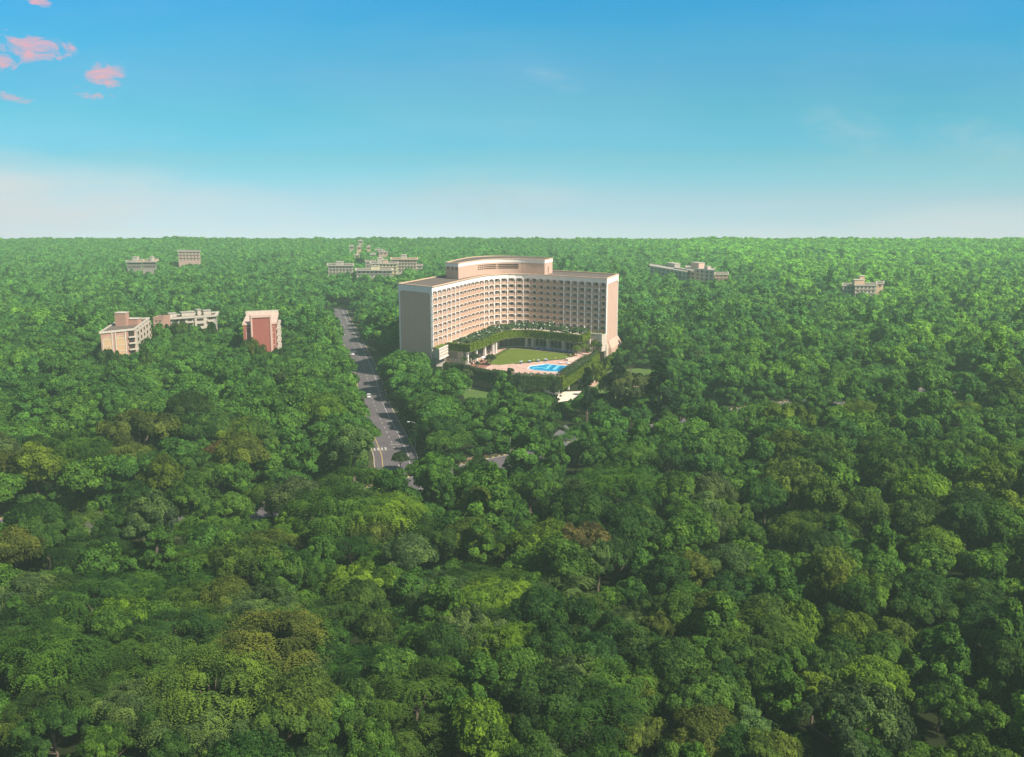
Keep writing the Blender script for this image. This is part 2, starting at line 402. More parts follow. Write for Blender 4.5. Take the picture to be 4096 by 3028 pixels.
def line_marks(name, pl, offs, wdt, dash, gap, mat, z, i0=0):
    P = off(pl, offs); mb = MB(); acc_ = 0; on = True; rem = dash
    pts = P[i0:]; cur = pts[0]
    for k in range(len(pts) - 1):
        a = pts[k]; b = pts[k + 1]; L, t, n = nrm2(a, b); s0 = 0
        while s0 < L - 1e-6:
            stp = min(rem, L - s0)
            if on: mb.box(a, t, n, s0, s0 + stp, -wdt / 2, wdt / 2, z, z + 0.006)
            s0 += stp; rem -= stp
            if rem <= 1e-6:
                if gap <= 0: rem = dash
                else: on = not on; rem = dash if on else gap
    return struct(mb.build(name, mat))
line_marks('yellow_road_line', ROAD, -4.9, 0.26, 20, 0, 'ypaint', 0.08, 6)
line_marks('road_edge_line', ROAD, 4.6, 0.22, 20, 0, 'paint', 0.08, 6)
line_marks('lane_dashes', ROAD, 0.6, 0.2, 3, 5, 'paint', 0.08, 6)
line_marks('boulevard_dashes', XR, 4.3, 0.2, 3, 5, 'paint', 0.085)
line_marks('boulevard_edge_line', XR, -7.9, 0.25, 20, 0, 'paint', 0.085)
mb = MB()                                                     # zebra crossing and stop bars
for (cx, cy, wd) in ((-44.3, 357, 13.0),):
    L, t, n = nrm2((-38.5, 329), (-44, 356)); n2_ = (n[0], n[1])
    k = -6.9
    while k < -1.6:
        mb.box((cx, cy), t, n, -1.9, 1.9, k, k + 0.62, 0.088, 0.094); k += 1.35
for (cx, cy, a, b) in ((-45.2, 362.5, -1, 7.5), (-54, 399, 2, 8)):
    mb.box((cx, cy), t, n, -0.2, 0.2, a, b, 0.088, 0.094)
struct(mb.build('zebra_crossing', 'paint'))
def kerb(name, pl, d, striped, w_=0.3, h=0.16, z=0.04):
    P = off(pl, d); mb = MB(); k = 0
    for i in range(len(P) - 1):
        L, t, n = nrm2(P[i], P[i + 1])
        if L < 0.02: continue
        m_ = max(1, int(L / 1.1))
        for q in range(m_):
            mb.box(P[i], t, n, L * q / m_, L * (q + 1) / m_ - 0.01, -w_ / 2, w_ / 2, z, z + h, (k % 2) if striped else 0); k += 1
    return struct(mb.build(name, ['ypaint', 'black'] if striped else ['kerb']))
kerb('road_kerb', ROAD[6:], 7.6, False); kerb('road_kerb', ROAD[6:], -7.8, False)
kerb('boulevard_kerb', XR[:20] , -8.7, True, 0.3, 0.2); kerb('boulevard_kerb', XR[30:], -8.7, True, 0.3, 0.2); kerb('boulevard_kerb', XR, 8.7, False)
struct(strip('footpath', XR[34:60], 14.0, -11.6, 0.06, 'path2'))
# hotel driveway from the boulevard, the gardens and lower lawns
def patch(name, pts, z, mat):
    mb = MB(); n = len(pts); a = sum(pts[i][0] * pts[(i + 1) % n][1] - pts[(i + 1) % n][0] * pts[i][1] for i in range(n))
    mb.face([(p[0], p[1], z) for p in (pts if a > 0 else pts[::-1])]); return struct(mb.build(name, mat))
GATE = [U(2205, 1800, 0), U(2330, 1768, 0), U(2286, 1722, 0), U(2262, 1700, 0), U(2225, 1730, 0), U(2200, 1760, 0)]
patch('hotel_driveway', GATE, 0.11, 'drive')
LAWNL = [U(1840, 1545, 0), U(1960, 1555, 0), U(1975, 1600, 0), U(1930, 1625, 0), U(1860, 1600, 0)]
patch('lower_lawn', LAWNL, 0.05, 'lawn2')
LP = cat([U(1820, 1548, 0), U(1880, 1551, 0), U(1975, 1562, 0)], 5); struct(strip('garden_path', LP, 0.6, 0.6, 0.10, 'stone'))
GARD = [U(2360, 1530, 0), U(2400, 1485, 0), U(2600, 1470, 0), U(2640, 1540, 0), U(2600, 1600, 0), U(2380, 1600, 0)]
patch('garden_lawn', GARD, 0.05, 'lawn2')
GP = cat([U(2355, 1545, 0), U(2385, 1515, 0), U(2425, 1495, 0), U(2480, 1500, 0), U(2530, 1520, 0), U(2560, 1545, 0), U(2585, 1550, 0)], 6)
struct(strip('pink_garden_path', GP, 3.2, 3.2, 0.09, 'path'))
patch('sunken_courtyard', [U(2215, 1612, 0), U(2300, 1600, 0), U(2330, 1565, 0), U(2245, 1568, 0), U(2215, 1590, 0)], 0.12, 'palefloor')
#@@HOTEL
# ------------------------------------------------------------------ the hotel
ZR = 47.5; FH = 3.3; ZH0 = 44.75; NB = 30; NF = 8
FC = cat([(-38.4, 479.2), (-31.6, 497), (-24.8, 515.3), (-18.4, 531.0), (-10.8, 543.0), (-2.6, 548.6), (5.2, 549.0), (12.9, 545.9), (23.3, 539), (36.2, 530.6), (49.6, 521.9)], 30)
marks = [1731, 1836.7, 1936.2, 2093, 2256.5, 2426.5]
arc = [0.0]
for i in range(1, len(FC)): arc.append(arc[-1] + math.dist(FC[i - 1], FC[i]))
def at_arc(s):
    s = max(0, min(arc[-1], s)); k = int(np.searchsorted(arc, s)); k = max(1, min(len(arc) - 1, k))
    u = (s - arc[k - 1]) / (arc[k] - arc[k - 1] + 1e-9); return tuple(FC[k - 1][a] + (FC[k][a] - FC[k - 1][a]) * u for a in (0, 1))
pxs = [PR(p[0], p[1], ZR)[0] for p in FC]
ms = [0.0]
for mk in marks[1:-1]: ms.append(float(np.interp(mk, pxs, arc)))
ms.append(arc[-1])
B = []
for gi in range(5):
    for k in range(6): B.append(at_arc(ms[gi] + (ms[gi + 1] - ms[gi]) * k / 6))
B.append(at_arc(ms[5]))
BACK = cat([(58.2, 546.4), (40, 559.5), (22.3, 570.2), (5, 577), (-13.6, 574), (-27, 559), (-36.8, 540), (-47, 516), (-56.6, 494.9)], 4)
hotel = empty('hotel', (0, 530, 0), 0, 'tall curved tan hotel with white bands standing above the treetops', 'hotel')
HM = Matrix.Translation((0, -530, 0))
def hp(mbx, name, mats, parent=None, **kw):
    o = mbx.build(name, mats, parent or hotel, **kw)
    o.data.transform(HM if True else None); return o
front_in = [tuple(B[i][a] - nrm2(B[max(i - 1, 0)], B[min(i + 1, NB)])[2][a] * 0.95 for a in (0, 1)) for i in range(NB + 1)]
mb = MB(); mb.prism(front_in + BACK, 0, ZR - 0.6, 0, top=False); hp(mb, 'wall', 'tan')
mb = MB(); mb.prism(front_in + BACK, ZR - 0.62, ZR - 0.55, 0); hp(mb, 'roof', 'roof')
# coping all the way round
ring = [B[i] for i in range(NB + 1)] + BACK
def coping(P, z0, z1, out, inn, mbx, mi=0):
    n = len(P)
    cx = sum(p[0] for p in P) / n; area = sum(P[i][0] * P[(i + 1) % n][1] - P[(i + 1) % n][0] * P[i][1] for i in range(n))
    def o_(d):
        r_ = []
        for i in range(n):
            _, t1, n1 = nrm2(P[i - 1], P[i]); _, t2, n2v = nrm2(P[i], P[(i + 1) % n])
            mx_, my = n1[0] + n2v[0], n1[1] + n2v[1]; l = math.hypot(mx_, my) or 1; mx_ /= l; my /= l
            k = d / max(0.5, mx_ * n1[0] + my * n1[1]) * (1 if area > 0 else -1)
            r_.append((P[i][0] + mx_ * k, P[i][1] + my * k))
        return r_
    A = o_(out); C_ = o_(-inn)
    for i in range(n):
        j = (i + 1) % n
        mbx.prism([A[i], A[j], C_[j], C_[i]], z0, z1, mi)
mb = MB(); coping(ring, ZR - 0.35, ZR, 0.45, 0.5, mb); hp(mb, 'coping', 'cream')
mb = MB()
for i in range(len(BACK) - 1):
    L, t, n = nrm2(BACK[i], BACK[i + 1]); mb.box(BACK[i], t, n, 0, L, 0.05, 0.3, ZR - 4.2, ZR - 0.36)
for i in range(NB):       # parapet inner wall
    pass
hp(mb, 'rear_fascia', 'white')
# front fascia with drooping chamfered brackets, floor bands, trims
def droop(wd, top):
    h = wd / 2
    return [(-h, top), (-h, -0.50), (-h + 0.42, -0.50), (-h + 0.85, 0.12), (h - 0.85, 0.12), (h - 0.42, -0.50), (h, -0.50), (h, top)]
groupP = lambda i: (i // 6) % 2 == 0
fas = MB(); bands = [MB() for _ in range(NF)]
for i in range(NB):
    L, t, n = nrm2(B[i], B[i + 1]); o = ((B[i][0] + B[i + 1][0]) / 2, (B[i][1] + B[i + 1][1]) / 2)
    prof = [(x, ZH0 + z) for x, z in droop(L, 0)]; prof[0] = (-L / 2, ZR - 0.36); prof[-1] = (L / 2, ZR - 0.36)
    fas.extr(o, t, n, prof, -0.95, 0.02)
    for j in range(NF):
        zh = ZH0 - FH * (j + 1); b = bands[j]
        if j < NF - 1:
            b.extr(o, t, n, [(x, zh + z) for x, z in droop(L - 0.01, 0.42)], -0.95, 0.0, 0)
            h = L / 2; tr = 0.24
            P1 = droop(L - 0.01, 0)[1:-1]
            for q in range(len(P1) - 1):
                (xa, za), (xb, zb) = P1[q], P1[q + 1]
                b.extr(o, t, n, [(xa, zh + za), (xb, zh + zb), (xb, zh + zb + tr), (xa, zh + za + tr)], -0.1, 0.10, 1)
        g_ = 0.62 if groupP(i) else 0.02
        zt = zh + FH - 1.78
        b.extr(o, t, n, [(-L / 2 + g_, zh + (0.43 if j < NF - 1 else -1.0)), (L / 2 - g_, zh + (0.43 if j < NF - 1 else -1.0)), (L / 2 - g_, zt), (-L / 2 + g_, zt)], -0.94, -0.06, 0)
hp(fas, 'fascia', 'white')
for b in bands: hp(b, 'spandrel_band', ['tan2', 'white'])
for gi in (0, 2, 4):
    for k in range(7):
        i = gi * 6 + k
        L, t, n = nrm2(B[max(i - 1, 0)], B[min(i + 1, NB)])
        mb = MB(); z0 = ZH0 - FH * NF - 0.9
        mb.box(B[i], t, n, -0.21, 0.21, -0.9, 0.14, z0, ZH0 - 0.55)
        for j in range(NF): mb.box(B[i], t, n, -0.33, 0.33, -0.2, 0.22, ZH0 - FH * j - 0.80, ZH0 - FH * j - 0.55)
        hp(mb, 'pilaster', 'white')
# windows: one shape, 100 large ones as parts, the rest as one part
def window_mb(L, cur):
    mb = MB(); w2 = 1.08; z0, z1 = -1.75, -0.12; o = (0, 0); t = (1, 0); n = (0, -1)
    mb.box(o, t, n, -w2 - 0.32, w2 + 0.32, 0, 0.10, z0 - 0.20, z0, 0)
    mb.box(o, t, n, -w2 - 0.22, -w2, 0, 0.10, z0, z1, 0); mb.box(o, t, n, w2, w2 + 0.22, 0, 0.10, z0, z1, 0)
    mb.box(o, t, n, -w2, w2, 0, 0.03, z0, z1, 2 if cur else 1)
    for x in (-0.45, 0.45): mb.box(o, t, n, x - 0.06, x + 0.06, 0.03, 0.09, z0, z1, 0)
    if cur >= 2: mb.box(o, t, n, -w2, -0.51, 0.03, 0.05, z0, z1, 0)
    return mb
WM = [window_mb(4, c).mesh('window', ['frame', 'glass', 'glass2']) for c in (0, 1, 0, 0)]
cells = []
for i in range(NB):
    L, t, n = nrm2(B[i], B[i + 1]); o = ((B[i][0] + B[i + 1][0]) / 2 - n[0] * 0.9, (B[i][1] + B[i + 1][1]) / 2 - n[1] * 0.9)
    for j in range(NF):
        zh = ZH0 - FH * j
        cells.append((abs(n[1] * o[1] + n[0] * o[0]) / math.hypot(*o) / math.hypot(*o) * (1 if j < 7 or i > 20 else 0.3), i, j, o, t, zh))
cells.sort(key=lambda c: -c[0])
rest = MB(); r2 = random.Random(3)
for q, (_, i, j, o, t, zh) in enumerate(cells):
    me = WM[r2.choice((0, 0, 1, 2, 3, 1))]; a = math.atan2(t[1], t[0])
    if q < 100:
        ob = link('window', me, hotel, (o[0], o[1] - 530, zh), a)
    else:
        b0 = len(rest.v); ca, sa = math.cos(a), math.sin(a)
        rest.v += [(o[0] + v.co.x * ca - v.co.y * sa, o[1] + v.co.x * sa + v.co.y * ca, zh + v.co.z) for v in me.vertices]
        for p in me.polygons: rest.f.append(tuple(b0 + v for v in p.vertices)); rest.m.append(p.material_index)
ob = hp(rest, 'window', ['frame', 'glass', 'glass2']); ob['kind'] = 'stuff'
# end walls: white surround with chamfered panel
def endwall(a, b, nm):
    L, t, n = nrm2(a, b); mb = MB()
    x0, x1 = 0.0, L
    mb.extr(a, t, n, [(x0, ZR - 0.36), (x1, ZR - 0.36), (x1, ZR - 4.6), (x1 - 1.3, ZR - 4.6), (x1 - 2.3, ZR - 3.3), (x0 + 2.3, ZR - 3.3), (x0 + 1.3, ZR - 4.6), (x0, ZR - 4.6)], 0.0, 0.35)
    for xa in (x0 + 0.55, x1 - 1.3): mb.box(a, t, n, xa, xa + 0.75, 0.0, 0.33, 12.25, ZR - 4.61)
    hp(mb, 'end_surround', 'white')
    mb = MB(); mb.box(a, t, n, -0.4, L + 0.4, -0.5, 0.7, 0, 10.9); mb.box(a, t, n, -0.2, L + 0.2, -0.5, 0.5, 10.9, 12.2)
    hp(mb, 'plinth', 'stone')
endwall(BACK[-1], B[0], 'left'); endwall(B[NB], BACK[0], 'right')
# battered base of the right end
L, t, n = nrm2(B[NB], BACK[0]); mb = MB()
for z0, z1, a_, b_ in ((12.2, 14.5, 0.4, 1.1),):
    p = lambda x, y: (B[NB][0] + t[0] * x + n[0] * y, B[NB][1] + t[1] * x + n[1] * y)
    q0 = p(5, 0.4); q1 = p(L, 0.4); r0 = p(4, 2.4); r1 = p(L + 1.0, 2.4)
    mb.face([(r0[0], r0[1], 9.5), (r1[0], r1[1], 9.5), (q1[0], q1[1], 13.5), (q0[0], q0[1], 13.5)]); mb.face([(r1[0], r1[1], 9.5), (BACK[0][0], BACK[0][1], 9.5), (q1[0], q1[1], 13.5)])
    mb.face([(r0[0], r0[1], 9.5), (q0[0], q0[1], 13.5), (p(4, 0.4)[0], p(4, 0.4)[1], 9.5)])
    mb.box(B[NB], t, n, 4, L + 1.0, 0.3, 2.4, 0, 9.5)
hp(mb, 'battered_base', 'tan')
# penthouse
pent = [(-28.0, 520.5), (-24.4, 530.5), (-16.4, 544.8), (-10, 550.2), (-3.7, 552.4), (5.1, 551.6), (17.8, 545.2)]
pf = cat(pent, 5)
pb = cat([(22.6, 557.5), (12, 566), (-1, 573), (-13.6, 573), (-25, 561), (-34.9, 527.5)], 5)
ZP = 55.4; PP = pf + pb
mb = MB(); mb.prism(PP, ZR - 0.5, ZP - 0.5, 0, top=False); pw = hp(mb, 'penthouse_wall', 'tan')
mb = MB(); mb.prism(PP, ZP - 0.52, ZP - 0.45, 0); hp(mb, 'penthouse_roof', 'roof')
mb = MB(); coping(PP, ZP - 0.35, ZP, 0.3, 0.4, mb); hp(mb, 'penthouse_coping', 'cream')
mb = MB(); coping(PP, ZP - 2.15, ZP - 0.36, 0.12, 0.1, mb); hp(mb, 'penthouse_fascia', 'white')
mb = MB()                                             # three rows of small vent slots on the front
pa = [0.0]
for i in range(1, len(pf)): pa.append(pa[-1] + math.dist(pf[i - 1], pf[i]))
ppx = [PR(p[0], p[1], 52)[0] for p in pf]
for k in range(22):
    s_ = float(np.interp(1914 + (2070 - 1914) * k / 21.0, ppx, pa)); kk = max(1, int(np.searchsorted(pa, s_)))
    L, t, n = nrm2(pf[kk - 1], pf[kk]); u = s_ - pa[kk - 1]
    for r_ in range(3):
        hw = 0.16 if k == 10 else 0.5; dx = (r_ % 2) * 0.06; mb = MB()
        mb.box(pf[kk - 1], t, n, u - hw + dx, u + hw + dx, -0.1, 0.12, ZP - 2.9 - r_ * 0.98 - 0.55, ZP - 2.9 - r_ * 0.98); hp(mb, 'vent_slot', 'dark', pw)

L, t, n = nrm2(pb[-1], pf[0])
for x in (0.12, 0.5, 0.78): mb = MB(); mb.box(pb[-1], t, n, L * x, L * x + 1.0, 0, 0.06, ZP - 3.7, ZP - 2.3); hp(mb, 'louvre', 'wood')
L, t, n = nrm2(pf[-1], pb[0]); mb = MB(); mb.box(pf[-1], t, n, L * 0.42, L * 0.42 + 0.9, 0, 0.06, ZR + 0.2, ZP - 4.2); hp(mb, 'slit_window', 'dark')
# podium under the terrace garden
ZD = 9.0
HL = cat([(-31.7, 484.9), (-21.2, 477.2)], 1) + cat([(-21.2, 477.2), (-16.4, 489), (-11.4, 502.5), (-7.6, 513.5), (-3.6, 521), (2.5, 525.6), (9, 525.6), (16, 522.0), (25.5, 515.6), (35.7, 507.8)], 5)[1:] + [(41.0, 520.9)]
facp = [front_in[i] for i in range(28, 2, -1)]
mb = MB(); mb.prism(HL + facp, 15.9, 18.2, 0); hp(mb, 'terrace_slab', 'stone')
GL = []
for p_, q_, r_ in zip(HL[1:-1], off(HL[1:-1], -3.2), off(HL[1:-1], -8.0)):
    k_ = min(1.0, max(0.0, (PR(p_[0], p_[1], 12)[0] - 1984) / 14.0)); GL.append((q_[0] + (r_[0] - q_[0]) * k_, q_[1] + (r_[1] - q_[1]) * k_))
mb = MB(); mb.prism(GL + facp, ZD - 0.5, 15.95, 0, top=False); hp(mb, 'podium_wall', 'stone')
# fascia under the hedge
mb = MB(); HLo = off(HL, 0.0)
for i in range(len(HL) - 1):
    L, t, n = nrm2(HL[i], HL[i + 1]); mb.box(HL[i], t, n, 0, L, -0.5, -0.1, 15.2, 15.95)
hp(mb, 'podium_fascia', 'white')
# hall glazing between piers
ga = [0.0]
for i in range(1, len(GL)): ga.append(ga[-1] + math.dist(GL[i - 1], GL[i]))
gpx = [PR(p[0], p[1], 12)[0] for p in GL]
def span(px0, px1, z0, z1, mi_name, mats, nmul=3):
    s0, s1 = (float(np.interp(q, gpx, ga)) for q in (px0, px1)); mb = MB(); k = max(1, nmul)
    for i in range(k):
        a = s0 + (s1 - s0) * i / k; b = s0 + (s1 - s0) * (i + 1) / k
        pa_, pb_ = [tuple(np.interp(v, ga, [p[c] for p in GL]) for c in (0, 1)) for v in (a, b)]
        L, t, n = nrm2(pa_, pb_); mb.box(pa_, t, n, 0, L, 0.0, 0.14, z0, z1, 0); mb.box(pa_, t, n, -0.07, 0.07, 0.14, 0.22, z0, z1, 1)
        mb.box(pa_, t, n, 0, L, 0.14, 0.2, z0, z0 + 0.12, 1)
        if z1 - z0 > 4: mb.box(pa_, t, n, 0, L, 0.14, 0.2, z0 + 3.6, z0 + 3.72, 1)
    hp(mb, mi_name, mats)
for a, b, k in ((1886, 1903, 3), (1911, 1938, 4), (1946, 1972, 4), (1996, 2030, 5), (2032, 2068, 6), (2070, 2102, 5), (2143, 2186, 3), (2203, 2248, 3), (2264, 2311, 3)):
    span(a, b, ZD + 0.5, 15.0, 'glazing', ['hallglass', 'frame'] if a > 2100 else ['hallglass', 'concrete'], k)
mb = MB()
span(2113, 2127, ZD + 1.2, 14.6, 'glazing', ['hallglass', 'frame'], 1)
# piers along the outer line
ha = [0.0]; H1 = HL[1:-1]
for i in range(1, len(H1)): ha.append(ha[-1] + math.dist(H1[i - 1], H1[i]))
hpx = [PR(p[0], p[1], 12)[0] for p in H1]
for q in (1877, 1912, 1946, 1979, 1990):
    s_ = float(np.interp(q, hpx, ha)); p_ = tuple(np.interp(s_, ha, [p[c] for p in H1]) for c in (0, 1)); p2 = tuple(np.interp(s_ + 1, ha, [p[c] for p in H1]) for c in (0, 1))
    L, t, n = nrm2(p_, p2); mb = MB(); mb.box(p_, t, n, -0.5, 0.5, -1.5, -0.45, ZD, 15.95); hp(mb, 'pier', 'white')
for q in (2106, 2132, 2194, 2256):
    s_ = float(np.interp(q, gpx, ga)); p_ = tuple(np.interp(s_, ga, [p[c] for p in GL]) for c in (0, 1)); p2 = tuple(np.interp(s_ + 1, ga, [p[c] for p in GL]) for c in (0, 1))
    L, t, n = nrm2(p_, p2); mb = MB(); mb.box(p_, t, n, -0.75, 0.75, 0.1, 1.1, ZD, 15.95); hp(mb, 'pier', 'white')
# left ledge with a strip of turf, banded walls; right banded block
zl = 18.4
LA, LB, LC, LD = U(1732, 1391, zl), U(1769, 1376, zl), U(1792, 1382, zl), U(1757, 1398, zl)
mb = MB(); mb.prism([LA, LB, LC, LD], 13.6, zl, 0); mb.prism([LA, ((LA[0] + LD[0]) / 2, (LA[1] + LD[1]) / 2), ((LB[0] + LC[0]) / 2, (LB[1] + LC[1]) / 2), LB], 0, 13.7, 2)  # lower half in darker concrete, its tone standing in for a shaded recess
for z in (15.4, 16.8):
    L, t, n = nrm2(LD, LC); mb.box(LD, t, n, 0, L, 0, 0.2, z, z + 0.2, 1)
L, t, n = nrm2(LD, LC); mb.box(LD, t, n, -0.2, L, -0.3, 0.2, zl, zl + 0.35, 1); mb.box(LD, t, n, 0, L, -0.3, 0.4, 13.4, 13.75, 1)
hp(mb, 'side_block', ['stone', 'white', 'concrete'])
mb = MB(); mb.prism([LA, LB, LC, LD], zl + 0.02, zl + 0.2, 0); hp(mb, 'turf_roof', 'lawn')
ra = front_in[28]; rb = front_in[30]
mb = MB(); L, t, n = nrm2(B[26], B[30])
mb.box(B[26], t, n, 1.5, L + 0.2, -1.0, 4.5, 9, 18.0)
for z in (12.6, 14.6, 16.4): mb.box(B[26], t, n, 1.5, L + 0.2, 4.5, 4.65, z, z + 0.22, 1)
mb.box(B[26], t, n, 1.4, L + 0.3, 4.2, 4.7, 18.0, 18.5, 1)
hp(mb, 'side_block', ['stone', 'white'])
mb = MB(); mb.box(B[26], t, n, 1.5, L, 0, 4.2, 18.01, 18.15, 0); hp(mb, 'turf_roof', 'lawn')
# service undercroft on the left, with screen fence
mb = MB(); pA = (-34.5, 483.5); pB = (-24.2, 478.5)
UA, UB = U(1762, 1432, ZD), U(1868, 1452, ZD)
L, t, n = nrm2((-33.0, 487.5), (-22.0, 479.8)); mb.box((-33.0, 487.5), t, n, 0, L, -0.4, 0, ZD - 1, 15.9); hp(mb, 'undercroft_wall', 'concrete')
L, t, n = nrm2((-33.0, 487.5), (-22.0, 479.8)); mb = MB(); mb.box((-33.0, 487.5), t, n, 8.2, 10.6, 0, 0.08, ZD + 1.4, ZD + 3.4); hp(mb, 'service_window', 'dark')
# swimming deck: slab on an open undercroft
DECK = [(-41, 480.5), (-34.5, 482), (-25, 477.2), (-16, 465.5), (-8, 458), (-0.3, 451), (22.2, 447.4), (39.6, 497.7), (44.5, 511)]
Dp = DECK + [(44, 524)] + facp[:1] + facp[-1:] 
mb = MB(); mb.prism(DECK + [(45, 521), (8, 543), (-16, 530)], ZD - 2.2, ZD - 0.02, 0); hp(mb, 'deck_slab', 'stone')
mb = MB(); mb.prism([(-38, 482), (-25.5, 481), (-12, 468), (0.5, 456), (3, 453.5), (15, 460), (28, 480), (38, 507), (42, 520), (8, 540), (-16, 528)], 0, ZD - 2.2, 0, top=False); hp(mb, 'basement_wall', 'stone')
for (x, y) in ((21.6, 448.6), (27.0, 464), (33, 482)):
    mb = MB(); mb.box((x, y), (1, 0), (0, -1), -0.45, 0.45, -0.45, 0.45, 0, ZD - 2.2); hp(mb, 'deck_column', 'white')
mb = MB(); mb.box((22.2, 448.4), (-1, 0.163), (-0.163, -1), 0.5, 7.5, -0.35, 0.0, 0, 3.3); hp(mb, 'retaining_wall', 'white')

# surfaces on the deck
patch('pool_deck_paving', [(p[0] * 0.998, p[1] * 1.0006) for p in DECK] + [(41, 514), (30, 519), (8, 533), (-8, 525)], ZD + 0.02, 'paving')
patch('dining_terrace', [(-31, 482), (-22, 476.5), (-13.5, 470), (-10.5, 479), (-6.5, 494), (-4.6, 507), (-5.5, 514), (-10, 508), (-14.4, 497), (-19, 486), (-21, 484)], ZD + 0.05, 'redfloor')
LW = [U(*p, ZD) for p in ((2020, 1404.8), (2030, 1399), (2042, 1395.5), (2071, 1394.6), (2173, 1405.7), (2280, 1418), (2293, 1419), (2281, 1427.8), (2263, 1435.4), (2222, 1438.8), (2139, 1446.5), (2059, 1455.5), (2000, 1461), (1955, 1458), (1968, 1440), (1982, 1427))]
patch('pool_lawn', LW, ZD + 0.08, 'lawn')
mb = MB()
for i in range(len(LW)):
    a, b = LW[i], LW[(i + 1) % len(LW)]
    L, t, n = nrm2(a, b); mb.box(a, t, n, 0, L, -0.12, 0.12, ZD + 0.02, ZD + 0.14)
struct(mb.build('lawn_kerb', 'kerb'))
POOL = [U(*p, ZD) for p in ((2112, 1474), (2122, 1465.2), (2186.7, 1456.7), (2197, 1457.6), (2273.4, 1465.2), (2246, 1488), (2200, 1487), (2130, 1480))]
pool = empty('swimming_pool', (18, 470, ZD), 0, 'bright blue angular swimming pool sunk in the pink paved hotel deck', 'pool')
PT = Matrix.Translation((-18, -470, -ZD))
def pp(mbx, name, mats): o = mbx.build(name, mats, pool); o.data.transform(PT); return o
mb = MB(); mb.face([(p[0], p[1], ZD + 0.04) for p in POOL[::-1]]); pp(mb, 'water', 'water')
mb = MB(); coping(POOL, ZD + 0.03, ZD + 0.13, 0.42, 0.0, mb); pp(mb, 'rim', 'whitecloth')
def fld(p, q, r_, s_, mat, nm, z=0.052):
    mb = MB(); P4 = [U(*k, ZD) for k in (p, q, r_, s_)]; n = 4
    a = sum(P4[i][0] * P4[(i + 1) % n][1] - P4[(i + 1) % n][0] * P4[i][1] for i in range(n))
    mb.face([(k[0], k[1], ZD + z) for k in (P4 if a > 0 else P4[::-1])]); pp(mb, nm, mat)
fld((2219, 1460.8), (2224, 1461), (2206, 1478), (2199, 1477), 'poolline', 'lane_marking')
fld((2248, 1463.5), (2254, 1464), (2237, 1484), (2229, 1482), 'poolline', 'lane_marking')
fld((2199, 1459.5), (2208, 1460), (2192, 1476), (2181, 1475), 'poolstep', 'step')
fld((2229, 1462), (2240, 1462.8), (2221, 1480), (2209, 1478), 'poolstep', 'step')
mb = MB(); c_ = U(2172, 1470, ZD)
for k in range(12):
    a0, a1 = math.pi * k / 12, math.pi * (k + 1) / 12
    f_ = lambda a, r: (c_[0] - 2 + r * 3.4 * math.cos(a), c_[1] - 3 + 3.6 * math.sin(a) * r, ZD + 0.054)
    mb.face([f_(a0, 1), f_(a1, 1), f_(a1, 0.72), f_(a0, 0.72)][::1], 0)
pp(mb, 'step', 'poolstep')
for q in ((2187, 1458), (2148, 1465)):
    x, y = U(*q, ZD); mb = MB()
    for dx in (-0.4, 0.4): mb.tube([(x + dx, y + 0.5, ZD), (x + dx, y + 0.4, ZD + 0.9), (x + dx, y - 0.2, ZD + 1.1), (x + dx, y - 0.6, ZD + 0.1)], 0.06, 5)
    pp(mb, 'handrail', 'whitecloth')
# garden wall / screen fence on the deck edge
scr = empty('screen_fence', (U(1765, 1450, ZD)[0], U(1765, 1450, ZD)[1], ZD), 0, 'grey vertical board screen fence before the dark undercroft left of the palm', 'fence')
a = U(1764, 1450, ZD); b = U(1862, 1465, ZD); L, t, n = nrm2(a, b)
mb = MB(); k = 0
while k < L - 0.3: mb.box((0, 0), t, n, k, k + 0.27, 0, 0.06, 0, 2.9); k += 0.3
mb.build('board_panel', 'stone', scr)
for q in range(6): mb = MB(); mb.box((0, 0), t, n, L * q / 5 - 0.06, L * q / 5 + 0.06, 0.06, 0.14, 0, 3.0); mb.build('post', 'white', scr)
#@@PLANTHELP
# ------------------------------------------------------------------ foliage
def quads_mesh(name, C, Nn, S, tint, mats, asp=1.0, updir=None, extra=None):
    """leaf cards: centres C, normals Nn, half sizes S, tint 0..1; built in one go"""
    n = len(C); Nn = Nn / (np.linalg.norm(Nn, axis=1, keepdims=True) + 1e-9)
    rs = np.random.RandomState(n % 9973)
    if updir is None: rv = rs.normal(size=(n, 3))
    else: rv = updir
    T = np.cross(Nn, rv); T /= (np.linalg.norm(T, axis=1, keepdims=True) + 1e-9); Bt = np.cross(Nn, T)
    S = np.asarray(S).reshape(-1, 1)
    V = np.empty((n, 4, 3))
    V[:, 0] = C - Bt * S * asp; V[:, 1] = C + T * S * 0.62 + Bt * S * 0.1 * asp; V[:, 2] = C + Bt * S * asp; V[:, 3] = C - T * S * 0.62 + Bt * S * 0.1 * asp
    V = V.reshape(-1, 3); F = np.arange(n * 4)
    tt = np.repeat(tint, 4)
    return V, tt
def make_mesh(name, V, tt, mat, extraMB=None, mats2=None):
    n = len(V) // 4; me = D.meshes.new(name)
    me.vertices.add(len(V)); me.vertices.foreach_set('co', V.astype(np.float32).ravel())
    me.loops.add(n * 4); me.loops.foreach_set('vertex_index', np.arange(n * 4, dtype=np.int32))
    me.polygons.add(n); me.polygons.foreach_set('loop_start', np.arange(0, n * 4, 4, dtype=np.int32)); me.polygons.foreach_set('loop_total', np.full(n, 4, dtype=np.int32))
    at = me.attributes.new('tint', 'FLOAT', 'POINT'); at.data.foreach_set('value', tt.astype(np.float32))
    me.materials.append(mat); me.update(); me.validate(); return me
def sphere_pts(rs, n): 
    v = rs.normal(size=(n, 3)); return v / np.linalg.norm(v, axis=1, keepdims=True)
